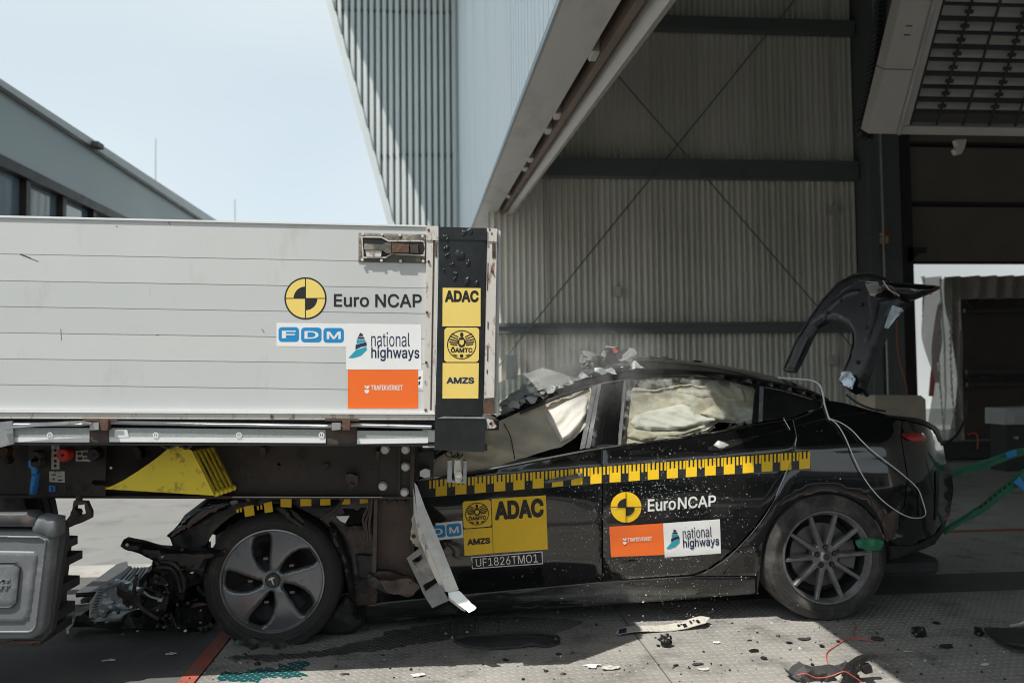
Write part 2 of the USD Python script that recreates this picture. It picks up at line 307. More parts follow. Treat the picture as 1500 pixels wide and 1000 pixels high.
mat['crazed_glass'] = usdkit.material(stage, '/World/Looks/crazed_glass', {'g': ('geometry', {}), 'v': ('voronoi_texture', {'scale': 70, 'feature': 'distance_to_edge'}), 'r': ('rgb_ramp', {'ramp': [(0, (.7,) * 3), (.12, (.34,) * 3), (.4, (.22,) * 3)]}),
    't': ('transparent_bsdf', {'color': (.80, .86, .84)}), 'd': ('principled_bsdf', {'base_color': (.66, .69, .68), 'roughness': .3}), 'm': ('mix_closure', {})},
    [('g.position', 'v.vector'), ('v.distance', 'r.fac'), ('r.color', 'm.fac'), ('t.BSDF', 'm.closure1'), ('d.BSDF', 'm.closure2')], surface='m.closure')
mat['film_clear'] = usdkit.material(stage, '/World/Looks/film_clear', {'t': ('transparent_bsdf', {'color': (.85, .85, .83)}), 'd': ('principled_bsdf', {'base_color': (.72, .71, .67), 'roughness': .3}), 'x': ('translucent_bsdf', {'color': (.6, .6, .58)}), 'a': ('mix_closure', {'fac': .5}), 'm': ('mix_closure', {'fac': .42})},
    [('d.BSDF', 'a.closure1'), ('x.BSDF', 'a.closure2'), ('t.BSDF', 'm.closure1'), ('a.closure', 'm.closure2')], surface='m.closure')
mk('film_brown', (.30, .265, .23), .4, var=.25, vs=1.5, stretch=(2, 1, .3))
mat['hall_daylight'] = usdkit.material(stage, '/World/Looks/hall_daylight', {'p': ('principled_bsdf', {'base_color': (.7, .75, .78), 'roughness': .6})}, surface='p.BSDF')

# ------------------------------------------------------------------ objects
used, BASE = {}, {}
def name_in(parent, name):
    k = used.get((parent, name), 0); used[(parent, name)] = k + 1
    return f'{parent}/{name}' + (f'_{k:03d}' if k else '')
def tags(p, label, cat, group=None, kind=None):
    for k, v in (('label', label), ('category', cat), ('group', group), ('kind', kind)):
        if v: p.SetCustomDataByKey(k, v)
def thing(name, label, cat, base=(0, 0, 0), group=None):
    path = name_in('/World', name); x = UsdGeom.Xform.Define(stage, path); x.AddTranslateOp().Set(Gf.Vec3d(*map(float, base)))
    tags(x.GetPrim(), label, cat, group); BASE[path] = np.asarray(base, float); return path
def part(parent, name, mesh, m, label=None, kind=None, smooth=30):
    path = name_in(parent, name); b = BASE[parent]; BASE[path] = b
    g = mesh.copy(); g.apply_translation(-b); pr = usdkit.mesh(stage, path, g, mat[m], smooth=smooth).GetPrim()
    tags(pr, label, None, None, kind); return path
def solo(name, mesh, m, label=None, cat=None, group=None, kind=None, smooth=30):
    path = name_in('/World', name); lo = mesh.bounds; b = np.array([*(lo.mean(0)[:2]), lo[0][2]]) if not kind else np.zeros(3)
    g = mesh.copy(); g.apply_translation(-b); pr = usdkit.mesh(stage, path, g, mat[m], smooth=smooth)
    if not kind: pr.AddTranslateOp().Set(Gf.Vec3d(*map(float, b)))
    BASE[path] = b; tags(pr.GetPrim(), label, cat, group, kind); return path

# ------------------------------------------------------------------ ground
def gsheet(x0, x1, y0, y1, z, n=1):
    return trimesh.Trimesh([[x0, y0, z], [x1, y0, z], [x1, y1, z], [x0, y1, z]], [[0, 1, 2], [0, 2, 3]], process=False)
solo('ground', gsheet(-300, 300, -200, 500, -.016), 'asphalt', kind='structure')
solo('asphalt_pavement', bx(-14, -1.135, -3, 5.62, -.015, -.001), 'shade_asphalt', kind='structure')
kb = solo('kerb_strip', bx(-14, -.3, 5.64, 5.98, -.015, .012, .004), 'concrete', kind='structure')
solo('painted_line', bx(-1.132, -1.058, 1.0, 5.62, -.015, .0015), 'red_paint', kind='structure')
def lozenges(x0, x1, y0, y1, z, pitch=.036):
    ix = np.arange(x0 + .02, x1 - .02, pitch); iy = np.arange(y0 + .02, y1 - .02, pitch * .62); V, Fc = [], []
    base = np.array([[-.013, 0, 0], [0, -.0052, 0], [.013, 0, 0], [0, .0052, 0], [-.004, 0, .0022], [.004, 0, .0022]])
    fb = np.array([[0, 1, 4], [1, 5, 4], [1, 2, 5], [2, 3, 5], [3, 4, 5], [3, 0, 4]])
    for j, yy in enumerate(iy):
        a = math.radians(32 if j % 2 else -32); R = np.array([[math.cos(a), math.sin(a), 0], [-math.sin(a), math.cos(a), 0], [0, 0, 1]])
        b = base @ R
        for xx in ix + (pitch / 2 if j % 2 else 0):
            if xx < x1 - .015: Fc.append(fb + 6 * len(V)); V.append(b + [xx, yy, z])
    return trimesh.Trimesh(np.vstack(V), np.vstack(Fc), process=False)
floor = thing('steel_floor', 'x', 'x'); fp = stage.GetPrimAtPath(floor)
for k in ('label', 'category'): fp.ClearCustomDataByKey(k)
fp.SetCustomDataByKey('kind', 'structure')
solo('floor_bed', gsheet(-1.055, 14, -6, 4.64, -.0135), 'hall_dark', kind='structure')
for i, (a, b) in enumerate(((-1.05, .955), (.961, 2.965), (2.971, 4.975), (4.981, 6.985))):
    for (c, d) in ((1.6, 3.02), (3.026, 4.62), (5.06, 6.30)):
        if c > 5 and a < .9: continue
        p = part(floor, 'floor_plate', bx(a, b, c, d, -.012, 0, .0015), 'tread_steel')
        if a < 3.5 and d > 3 and c < 5: part(p, 'raised_tread', lozenges(a, b, max(c, 2.5), d, 0), 'tread_steel', kind='stuff', smooth=False)
        elif c > 5 and a > .9: part(p, 'raised_tread', lozenges(a, b, c, d, 0, .06), 'tread_steel', kind='stuff', smooth=False)
for (a, b) in ((.961, 2.965), (2.971, 6.985)):
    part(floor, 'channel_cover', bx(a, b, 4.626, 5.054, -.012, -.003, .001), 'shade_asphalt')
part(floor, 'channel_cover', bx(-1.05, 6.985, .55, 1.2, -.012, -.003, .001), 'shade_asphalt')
solo('painted_line', gsheet(-1.05, 9, 1.3, 1.42, -.001), 'red_paint', kind='structure')
for a, b in ((-1.05, .955), (.961, 2.965)):
    for c, d in ((-3, -1.2), (-1.19, .54)): part(floor, 'floor_plate', bx(a, b, c, d, -.012, 0, .0015), 'tread_steel')
solo('hall_floor', gsheet(.95, 14, 6.42, 24, -.004), 'concrete', kind='structure')
solo('painted_line', gsheet(.96, 9, 6.31, 6.40, -.002), 'red_paint', kind='structure')

# ------------------------------------------------------------------ the crash hall: side wall with its lifted lower edge, inside wall, columns, roof
XW, zb = .68, lambda Y: 3.348 + .0820 * (Y - 4.37)
hall = thing('test_hall', 'tall metal clad hall open along its side, corrugated wall and braces inside', 'building', (XW, 0, 0))
def yzslab(x0, x1, ya, yb, za, zb_, zt):     # slab between X=x0..x1, bottom edge za..zb_, top zt
    v = [[x, y, z] for x in (x0, x1) for (y, z) in ((ya, za), (yb, zb_), (yb, zt), (ya, zt))]
    return trimesh.convex.convex_hull(np.array(v, float))
js = [0.2, 2.1, 3.98, 5.85, 7.6, 9.6, 11.5, 13.4, 15.3, 17.2, 19.1, 21.0, 22.9, 24.8, 26.7, 27.9]
for a, b in zip(js[:-1], js[1:]):
    pnl = part(hall, 'facade_panel', yzslab(XW, XW + .06, a + .008, b - .008, zb(a), zb(b), 16.6), 'panel_out', smooth=False)
    if b < 8:
        for y in np.arange(a + .24, b - .1, .235): part(pnl, 'fine_rib', yzslab(XW - .004, XW, y, y + .02, zb(y), zb(y), 16.5), 'panel_out', smooth=False)
part(hall, 'wall_backing', yzslab(XW + .065, XW + .16, 0.2, 27.9, zb(.2) + .05, zb(27.9) + .05, 16.6), 'panel_joint', smooth=False)
part(hall, 'lower_edge_trim', beam((XW - .006, .2, zb(.2) + .02), (XW - .006, 27.9, zb(27.9) + .02), .02, .05), 'panel_joint', smooth=False)
part(hall, 'corner_trim', bx(XW - .09, XW + .16, 27.7, 27.97, 0, 16.6), 'panel_joint', smooth=False)
def rail(x0, x1, dz0, dz1, ya=.2, yb=18): 
    v = [[x, y, zb(y) + dz] for x in (x0, x1) for y in (ya, yb) for dz in (dz0, dz1)]; return trimesh.convex.convex_hull(np.array(v))
part(hall, 'soffit', rail(XW + .005, 1.0, -.004, .045), 'soffit_grey', smooth=False)
part(hall, 'door_track', rail(1.055, 1.085, -.045, .25), 'rail_brown', smooth=False)
part(hall, 'door_track', rail(1.095, 1.125, -.02, .25), 'rail_brown', smooth=False)
tr = [[1.15, -.00], [1.17, -.05], [1.215, -.075], [1.26, -.06], [1.285, -.005], [1.285, .2], [1.15, .2]]
part(hall, 'door_rail', trimesh.convex.convex_hull(np.array([[x, y, zb(y) + dz] for (x, dz) in tr for y in (.2, 18)])), 'rail_light', smooth=40)
part(hall, 'lintel_fill', rail(1.0, 1.28, .20, .9), 'hall_dark', smooth=False)
for y in (5.2, 6.9, 7.5, 9.0, 9.6, 12): part(hall, 'track_bracket', bx(1.0, 1.06, y, y + .16, zb(y) - .02, zb(y) + .12, .01), 'rail_light', smooth=False)
# the roofs, which keep the inside dark
part(hall, 'upper_roof', bx(-4.28, 1.3, -1.0, 28.3, 16.6, 16.95), 'panel_joint', smooth=False)
part(hall, 'eaves_fascia', bx(-4.28, -4.18, -1.0, 21.0, 15.98, 16.6), 'panel_joint', smooth=False)
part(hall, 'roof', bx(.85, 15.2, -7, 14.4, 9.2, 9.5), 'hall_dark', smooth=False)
part(hall, 'far_side_wall', bx(15, 15.2, -7, 14.4, 0, 9.2), 'corrugated_in', smooth=False)
part(hall, 'door_lintel', bx(.85, 15, -7.2, -7.0, 5.4, 9.2), 'corrugated_in', smooth=False)
# inside end wall
YB = 14.0
zc = lambda y, x=1000: at(x, y, YB)[2]
xL, xR = .86, at(1256, 300, YB)[0]
edges_ = np.linspace(xL, xR, 8)
for ks, (xa, xb) in enumerate(zip(edges_[:-1], edges_[1:])):
  n = int((xb - xa) / .107 * 10); xs = np.linspace(xa, xb + .03, n); yy = YB + .12 + .034 * np.clip(1.6 * np.sin(xs / .107 * 2 * np.pi), -1, 1) + .004 * (ks % 2) + .006 * np.sin(xs * 1.3)
  v = np.vstack([np.c_[xs, yy, np.full(n, 0.0)], np.c_[xs, yy, np.full(n, 9.2)]]); f = np.vstack([[(i, i + 1, n + i + 1), (i, n + i + 1, n + i)] for i in range(n - 1)])
  part(hall, 'wall_sheet', trimesh.Trimesh(v, f.reshape(-1, 3), process=False), ['corrugated_in', 'corrugated_in_b'][ks % 2], smooth=60)
part(hall, 'wall_backing', bx(xL, xR, YB + .2, YB + .3, 0, 9.2), 'hall_dark', smooth=False)
for (y0, y1) in ((30, 46), (238, 262), (475, 488)):
    z1, z0 = zc(y0), zc(y1); g = part(hall, 'girt', bx(xL, xR, YB - .10, YB + .085, z0, z1, .01), 'hall_green', smooth=False)
    part(g, 'flange', bx(xL, xR, YB - .125, YB - .102, z1 - .03, z1 + .03), 'hall_green', smooth=False)
for a, b in (((905, 111), (1194, 445)), ((1132, 40), (754, 507))):
    A, B = at(*a, YB - .16), at(*b, YB - .17); d = (B - A) * .25; part(hall, 'brace_rod', tube([A - d * (.9 if a[0] == 905 else .6), B + d], .012, 6, smooth=False), 'hall_green')
for xq in (800, 1222):
    a_ = at(xq, 300, YB)[0]; part(hall, 'conduit', tube([[a_, YB + .04, 0], [a_, YB + .04, 9]], .018, 6, smooth=False), 'gate_frame')
for (xq, yq) in ((1222, 300), (1222, 520), (905, 420)): part(hall, 'socket_box', prism([(xq - 5, yq), (xq + 5, yq), (xq + 5, yq + 14), (xq - 5, yq + 14)], YB - .03, YB + .05), 'gate_frame', smooth=False)
cx = [at(x, 300, YB)[0] for x in (1258, 1272, 1282, 1306, 1330)]
part(hall, 'column', bx(cx[0], cx[1], YB - .35, YB + .3, 0, 9.2, .01), 'hall_green', smooth=False)
part(hall, 'column', bx(cx[2], cx[3], YB - .30, YB + .3, 0, 9.2, .01), 'hall_green', smooth=False)
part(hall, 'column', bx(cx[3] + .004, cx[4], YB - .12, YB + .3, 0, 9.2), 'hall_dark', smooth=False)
part(hall, 'drain_pipe', tube([[cx[1] + .035, YB - .4, .1], [cx[1] + .035, YB - .4, 9.1]], .018, 8, smooth=False), 'rail_light')
# sectional door right of the column, half raised, with daylight under it
XD0, XD1 = cx[4] + .01, 14.9
for (y0, y1) in ((128, 212), (216, 299), (303, 386)):
    z1, z0 = zc(y0, 1400), zc(y1, 1400); g = part(hall, 'door_section', bx(XD0, XD1, YB, YB + .05, z0, z1, .008), 'brown_dark', smooth=False)
    part(g, 'section_rail', bx(XD0, XD1, YB - .04, YB - .002, z0 - .015, z0 + .035), 'hall_dark', smooth=False)
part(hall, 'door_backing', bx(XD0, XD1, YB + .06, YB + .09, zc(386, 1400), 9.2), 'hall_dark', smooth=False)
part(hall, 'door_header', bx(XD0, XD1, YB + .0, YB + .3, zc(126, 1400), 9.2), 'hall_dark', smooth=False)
part(hall, 'hinge_plate', prism([(1330, 362), (1358, 362), (1358, 370), (1345, 371), (1334, 384), (1330, 384)], YB - .12, YB - .08), 'hall_dark', smooth=False)

# ------------------------------------------------------------------ ribbed wing far behind
wing = thing('ribbed_building', 'pale ribbed metal wall with slanted left edge beyond the trailer', 'building', (0, 28, 0))
P0, P1 = at(458, -105, 28.1), at(578, 329, 28.1); sl = (P1[2] - P0[2]) / (P1[0] - P0[0]); zline = lambda X: max(0.0, P0[2] + sl * (X - P0[0])); Xb = P0[0] - P0[2] / sl
part(wing, 'wall', trimesh.convex.convex_hull(np.array([[x, y, z] for y in (28.1, 28.4) for (x, z) in ((P0[0], P0[2]), (Xb, 0), (.8, 0), (.8, P0[2]))])), 'hall_green', smooth=False)
rp = (at(662.0, 100, 28)[0] - at(494.6, 100, 28)[0]) / 18
for k in range(-4, 20):
    X = at(494.6, 100, 28)[0] + rp * k - .01
    if X + .16 > XW - .05 or X < P0[0]: continue
    a, b = zline(X), zline(X + .155)
    v = [[X + dx, y, z] for (dx, y, zz) in ((0, 28.09, a), (.03, 28.0, a), (.125, 28.0, b), (.155, 28.09, b)) for z in (zz, P0[2] - .1)]
    part(wing, 'cladding_rib', trimesh.convex.convex_hull(np.array(v)), 'corrugated_out', smooth=False)
part(wing, 'edge_trim', beam([P0[0] - .13, 27.98, P0[2]], [Xb - .13, 27.98, 0], .2, .3, (0, 1, 0)), 'corrugated_out', smooth=False)
for z in (13.9, 8.9):
    for k in range(-2, 19, 1):
        X = at(494.6, 100, 28)[0] + rp * k - .045
        if zline(X) < z and X < XW - .1: part(wing, 'rivet', bx(X - .02, X + .02, 27.97, 28.08, z, z + .05), 'hall_dark', smooth=False)

# ------------------------------------------------------------------ office building on the left
XO = PL((-7, 0, 0), (1, 0, 0))
office = thing('office_building', 'flat roofed grey office block with dark framed window band', 'building', (-7, 8, 0))
def yz(p): return XO.hit(*map(np.float64, p))
def lineYZ(p, q):
    a, b = yz(p), yz(q); return lambda Y: a[2] + (b[2] - a[2]) * (Y - a[1]) / (b[1] - a[1])
zt, zt2, zf0, zf1 = lineYZ((0, 117.4), (316, 323)), lineYZ((0, 134), (290, 322)), lineYZ((0, 226.2), (187, 319.6)), lineYZ((0, 243.2), (92, 286.2))
def band(x0, x1, fa, fb, ya=9, yb=44): return trimesh.convex.convex_hull(np.array([[x, y, f(y)] for x in (x0, x1) for y in (ya, yb) for f in (fa, fb)]))
part(office, 'roof', band(-16, -6.96, zt2, zt), 'roof_edge', smooth=False)
part(office, 'roof_flashing', band(-6.958, -6.93, lambda y: zt2(y) - .02, lambda y: zt2(y) + .05), 'bronze_frame', smooth=False)
part(office, 'fascia', band(-7.6, -7, zf0, lambda y: zt2(y) - .004), 'fascia', smooth=False)
part(office, 'window_frame', band(-7.25, -6.97, zf1, lambda y: zf0(y) - .004), 'bronze_frame', smooth=False)
part(office, 'wall', bx(-16, -7.3, 9, 44, 0, 2.4), 'fascia', smooth=False)
part(office, 'sill', bx(-7.3, -6.98, 9, 44, 2.4, 2.5), 'bronze_frame', smooth=False)
ms = [yz((x, 300))[1] for x in (43.5, 96, 141)]; dm = (ms[2] - ms[0]) / 2; ys = [ms[0] + dm * k for k in range(-2, 14)]
for a, b in zip(ys[:-1], ys[1:]):
    part(office, 'mullion', bx(-7.2, -7.02, a - .07, a + .07, 2.5, zf1(a) - .004), 'bronze_frame', smooth=False)
    part(office, 'window_pane', band(-7.16, -7.14, lambda y: 2.5, lambda y: zf1(y) - .006, a + .07, b - .07), 'office_glass', smooth=False)
part(office, 'interior_wall', bx(-11, -10.9, 9, 44, 0, 5), 'hall_green', smooth=False)
b0 = yz((133, 208)); part(office, 'roof_bracket', bx(-6.93, -6.8, b0[1] - .14, b0[1] + .14, b0[2] - .12, b0[2] - .02), 'bronze_frame', smooth=False)
for (x, y0, y1, nm) in ((228, 203, 330, 'thin grey mast rising behind the office roof'), (344, 292, 332, 'short faint mast far right of the office roof')):
    A, B = at(x, y1, 60), at(x, y0, 60); A[2] = 0
    mk_ = thing('mast', nm, 'mast', A); part(mk_, 'pole', tube([A, A * .5 + B * .5, B], [.09, .05], 8), 'mast_grey'); part(mk_, 'foot', bx(A[0] - .3, A[0] + .3, 59.7, 60.3, 0, .3, .05), 'mast_grey')

# ------------------------------------------------------------------ the workshop across the yard, which the car paint mirrors
ws = thing('workshop_building', 'long brown clad workshop across the yard behind the photographer', 'building', (-4, -15, 0))
part(ws, 'wall', bx(-30, 24, -15.3, -15, 0, 4.6), 'brown_dark', smooth=False); part(ws, 'roof_edge', bx(-30.3, 24.3, -15.5, -14.7, 4.6, 5.0), 'cabinet_dark', smooth=False)
for k in range(8): d_ = part(ws, 'gate', bx(-27 + k * 6, -23 + k * 6, -14.99, -14.95, 0, 3.4), 'hall_dark', smooth=False); part(d_, 'gate_window', bx(-26.4 + k * 6, -23.6 + k * 6, -14.94, -14.93, 2.2, 2.9), 'office_glass', smooth=False)

# ------------------------------------------------------------------ bright white building outside the far door
wb = thing('white_building', 'sunlit pale wall seen through the gap under the far hall door', 'building', (11, 19, 0))
part(wb, 'wall', bx(6, 18, 19, 19.3, 0, 7), 'hall_daylight', smooth=False); part(wb, 'base', bx(6, 18, 18.95, 18.998, 0, .4), 'fascia', smooth=False)

# ------------------------------------------------------------------ raised gate at the top right
gx0, gN = at(1268, 194, 8.0), np.cross([1, 0, 0], [0, -.63, 1.03]); GP = PL(gx0, gN)
gate = thing('raised_gate', 'raised grey hall gate with black grid bars, seen from below', 'gate', gx0)
gs = lambda pts, l, t, m, nm: part(gate, nm, sheet(pts, GP.lifted(l), t, 400), m, smooth=False)
U = np.array([1, 0, 0.]); V = np.array([0, -.63, 1.03]) / math.hypot(.63, 1.03); Nn = np.cross(U, V); Nn = Nn if Nn @ (CAM - gx0) > 0 else -Nn
def gb(u0, u1, v0, v1, d0, d1, m, nm):       # box in the gate's own frame; d towards the viewer
    b = bx(u0, u1, v0, v1, d0, d1, .004); T = np.eye(4); T[:3, 0], T[:3, 1], T[:3, 2], T[:3, 3] = U, V, Nn, gx0
    if np.linalg.det(T[:3, :3]) < 0: b.invert()
    b.apply_transform(T); return part(gate, nm, b, m, smooth=False)
def guv(x, y):
    p = GP.hit(np.float64(x), np.float64(y)) - gx0; return p @ U, p @ V
wL = guv(1310, 190)[0]; vb = guv(1400, 184)[1]; vt = guv(1320, -60)[1] + .3
for i in range(3):
    w = wL / 1.0; gb(0 + .002, w, i * vt / 3 + .003, (i + 1) * vt / 3 - .003, -.12, .06, 'gate_frame', 'side_frame')
gb(wL + .003, wL + .03, 0, vt, .0, .10, 'rail_light', 'edge_rail')
gb(wL + .034, 8, 0, vb, -.12, .06, 'gate_frame', 'bottom_frame')
gb(wL + .034, wL + .12, vb + .003, vt, -.05, .05, 'gate_frame', 'inner_frame')
vs = [guv(1400, y)[1] for y in (164, 146, 128, 108, 88, 68, 48, 27, 6, -17, -38, -60)]
us = [guv(x, 90)[0] for x in (1395, 1435, 1475)]; du = us[1] - us[0]; us = [us[0] + du * k for k in range(-1, 9)]
for i, v_ in enumerate(vs):
    t = .022 if i % 2 else .012
    gb(wL + .125, 8, v_ - t, v_ + t, -.01, .03, 'hall_dark', 'grid_bar')
for u_ in us:
    if u_ > wL + .13: gb(u_ - .012, u_ + .012, vb + .01, vt, .032, .05, 'hall_dark', 'grid_bar')
for a, b in zip(vs[:-1], vs[1:]):
    gb(wL + .125, 8, a + .012, b - .012, -.11, -.06, 'gate_panel', 'infill_panel')
for i, v_ in enumerate(vs[:-1]):
    for j, u_ in enumerate(us[1::2]):
        gb(u_ - .04, u_ + .04, v_ + .05, v_ + .085, .03, .058, 'hall_dark', 'clamp')
for (x, y) in ((1327, 37), (1324, 50)):
    u_, v_ = guv(x, y); gb(u_ - .035, u_ + .035, v_ - .006, v_ + .006, .06, .064, 'hall_dark', 'slot')
lt = part(gate, 'latch', prism([(1400, 205), (1416, 204), (1414, 214), (1409, 225), (1402, 226), (1398, 219), (1403, 214)], 7.6, 7.66), 'rail_light', smooth=False)
ch = thing('energy_chain', 'black ribbed cable chain hanging beside the raised gate', 'cable chain', at(1268, 200, 8.3))
cp = smoothline([at(x, y, 8.3) for x, y in ((1292, -20), (1288, 30), (1284, 80), (1277, 120), (1268, 160), (1262, 180), (1264, 195), (1276, 202))], 8)
dd = np.r_[0, np.cumsum(np.linalg.norm(np.diff(cp, axis=0), axis=1))]
for s in np.arange(0, dd[-1] - .02, .052):
    a = np.array([np.interp(s, dd, cp[:, k]) for k in range(3)]); b = np.array([np.interp(s + .036, dd, cp[:, k]) for k in range(3)])
    part(ch, 'link', beam(a, b, .10, .12, (0, 1, 0), .008), 'hall_dark', smooth=False)

# ------------------------------------------------------------------ things at the back of the hall
sg = thing('wall_sign', 'small brownish orange sign with pale marks on the column', 'sign', at(1294, 349, YB - .33))
part(sg, 'board', prism([(1284, 337), (1303, 337), (1304, 361), (1285, 361)], YB - .33, YB - .305), 'sign_orange', smooth=False)
for q in ([(1288, 341), (1292, 341), (1292, 346), (1288, 346)], [(1287.5, 348), (1293, 348), (1293, 357), (1288, 357)], [(1297, 346), (1301, 345), (1301.5, 356), (1297, 357)]): part(sg, 'mark', decal(q, YS(YB - .33), .004), 'label_white')
def curtain(poly, Y, m, label, amp=.06, fq=2.6):
    def jt(v):
        w = np.zeros_like(v); w[:, 1] = amp * np.sin(v[:, 0] * fq * 2 * np.pi + 1.2 * np.sin(v[:, 2] * 1.3)) + amp * 1.5 * (meshkit.fbm(v * [3, 1, .8], 3, 4) - .5); return w
    return solo('plastic_sheet', sheet(poly, YS(Y), .003, 5, jitter=jt), m, label, 'plastic sheet')
curtain([(1346, 405), (1384, 406), (1390, 690), (1372, 694), (1362, 690), (1366, 560), (1356, 480)], 13.3, 'film_clear', 'clear plastic sheet hanging in folds left of the dark doorway', .12, 3.4)
curtain([(1380, 408), (1398, 408), (1401, 520), (1404, 664), (1388, 668), (1384, 540)], 13.42, 'film_clear', 'narrow strip of clear plastic sheet between the wide clear one and the brown one', .10, 5)
for k_, pts_ in enumerate((((1378, 445), (1372, 480), (1368, 520), (1374, 560)), ((1374, 470), (1376, 500), (1368, 540), (1364, 580)))): solo('orange_hose', tube([at(x, y, 13.7) for x, y in pts_], .045, 6), 'cord_red', ['upper orange hose blurred behind the clear plastic sheet', 'lower orange hose blurred behind the clear plastic sheet'][k_], 'hose')
curtain([(1382, 405), (1520, 403), (1520, 436), (1413, 438), (1415, 560), (1411, 660), (1394, 664), (1398, 560), (1392, 470)], 13.5, 'film_brown', 'greyish plastic sheet draped over the top of the dark doorway', .09, 3.1)
tent = thing('dark_enclosure', 'dark brown enclosure behind the plastic sheet at the right edge', 'enclosure', (at(1450, 660, 14.6)[0], 14.6, 0))
E0, E1 = at(1411, 430, 14.5), at(1580, 430, 14.5)
part(tent, 'back_panel', bx(E0[0], E1[0], 14.6, 14.7, 0, E0[2] + .3), 'wood_dark', smooth=False)
for (y0, y1) in ((430, 438), (452, 458), (541, 548), (560, 566)):
    part(tent, 'truss_chord', bx(E0[0], E1[0], 14.45, 14.52, at(1450, y1, 14.5)[2], at(1450, y0, 14.5)[2]), 'cabinet_dark', smooth=False)
for k in range(16):
    for (y0, y1) in ((439, 452), (549, 560)):
        x = 1414 + k * 12; part(tent, 'truss_web', beam(at(x, y1 if k % 2 else y0, 14.48), at(x + 11, y0 if k % 2 else y1, 14.48), .02, .02), 'cabinet_dark', smooth=False)
cb = thing('barrier_wall', 'low dark steel barrier across the hall behind the car tail', 'barrier', (at(1440, 680, 11.6)[0], 11.6, 0))
B0, B1 = at(1352, 650, 11.5), at(1560, 650, 11.5)
part(cb, 'rail', bx(B0[0], B1[0], 11.4, 11.7, at(1430, 671, 11.5)[2], at(1430, 645, 11.5)[2], .02), 'cabinet_dark', smooth=False)
part(cb, 'base', bx(B0[0] + .4, B1[0], 11.5, 11.8, 0, at(1430, 672, 11.5)[2]), 'hall_dark', smooth=False)
part(cb, 'foot', bx(B0[0] + .12, B0[0] + .38, 11.42, 11.7, 0, at(1430, 672, 11.5)[2], .01), 'silver_paint', smooth=False)
for k in range(4):
    x = 1400 + k * 36; part(cb, 'white_block', prism([(x + 5, 690), (x + 31, 690), (x + 27, 698.5), (x, 699)], 10.6, 10.75), 'white_stripe', smooth=False)
part(cb, 'red_band', tube([at(1418, 636, 11.35), at(1428, 634, 11.35), at(1432, 642, 11.35), at(1432, 657, 11.35)], .012, 6), 'cord_red')
mc = thing('machine', 'grey boxed machine on a dark stand at the right edge', 'machine', (at(1490, 660, 10.2)[0], 10.2, 0))
part(mc, 'housing', prism([(1473, 598), (1530, 596), (1530, 621), (1473, 622)], 10.0, 10.4), 'silver_paint', smooth=False)
part(mc, 'front_face', prism([(1476, 603), (1486, 603), (1486, 619), (1476, 619)], 9.985, 9.998), 'gate_panel', smooth=False)
part(mc, 'stand', prism([(1474, 623), (1530, 623), (1530, 700), (1474, 700)], 10.05, 10.35), 'cabinet_dark', smooth=False)
part(mc, 'knob', cylY((at(1490, 641, 10.0)[0], at(1490, 641, 10.0)[2]), .018, 10.0, 10.06), 'bolt_zinc')
bb = thing('beige_block', 'beige stone like block with dark edge behind the car boot', 'block', (at(1320, 610, 8.6)[0], 8.6, 0))
part(bb, 'slab', prism([(1282, 579), (1349, 579), (1356, 585), (1357, 640), (1282, 640)], 8.5, 8.9), 'block_beige', smooth=False)
part(bb, 'pedestal', prism([(1282, 641), (1357, 641), (1357, 716), (1282, 716)], 8.52, 8.88), 'cabinet_dark', smooth=False)
solo('extension_cable', tube([at(x, y, 12.5) for x, y in ((1314, 470), (1314, 500), (1318, 530), (1328, 566), (1330, 590), (1342, 606))], .008, 5), 'cord_red', 'thin red cord hanging down the dark column by the beige block', 'cord')
solo('black_hose', tube([at(x, y, 11.2) for x, y in ((1386, 648), (1398, 640), (1410, 622), (1416, 600), (1414, 586))], .02, 6), 'black_satin', 'black hose curving up beside the plastic sheet', 'hose')
solo('wall_junction_box', prism([(742, 520), (758, 520), (758, 556), (742, 556)], 13.5, 13.7), 'hall_green', 'small grey box on the inside wall just right of the trailer post', 'junction box', smooth=False)

# ------------------------------------------------------------------ the trailer
YT = 3.40; S = YS(YT)
trailer = thing('flatbed_trailer', 'white sided flatbed trailer with sponsor stickers, struck from behind by the car', 'trailer', (-1.2, YT + .9, 0))
T = lambda nm, poly, y0, y1, m, par=trailer, step=1e3, smooth=False, label=None: part(par, nm, prism(poly, y0, y1, step), m, label, smooth=smooth)
tl, trr = [317, 372, 411, 449, 487, 525.5, 563, 600.5], [331.5, 384.5, 422, 459.5, 496.5, 533, 572, 604]
lin = lambda a, b, x: a + (b - a) * x / 626.0
XA, XB = -260, 624.5
for i in range(7):
    a0, a1, b0, b1 = lin(tl[i], trr[i], XA), lin(tl[i], trr[i], XB), lin(tl[i + 1], trr[i + 1], XA), lin(tl[i + 1], trr[i + 1], XB); g = [.5, .3][i % 2]
    m_ = sheet([(XA, a0 + g), (XB, a1 + g), (XB, b1 - g), (XA, b0 - g)], S, .025, 60, edge=0)
    part(trailer, 'side_plank', m_, 'plank_paint' if i in (0, 1, 4) else 'plank_paint_b', smooth=False)
T('board_core', [(XA, 312), (XB, 334), (XB, 603), (XA, 601)], YT + .004, YT + .028, 'plank_gap')
T('top_rail', [(XA, lin(317, 331.5, XA) - 1.5), (XB, 330), (XB, 332.2), (XA, lin(317, 331.5, XA) + 1.8)], YT - .006, YT + .03, 'white_metal')
T('bottom_rail', [(XA, 599.5), (637, 604), (637, 607), (XA, 602.5)], YT - .02, YT + .03, 'white_metal')
T('bottom_rail', [(XA, 603), (637, 607.5), (637, 614.5), (XA, 611.5)], YT - .014, YT + .03, 'worn_white')
T('side_rail', [(XA, 612.5), (640, 615.5), (640, 626), (XA, 621)], YT + .03, YT + .12, 'black_satin')
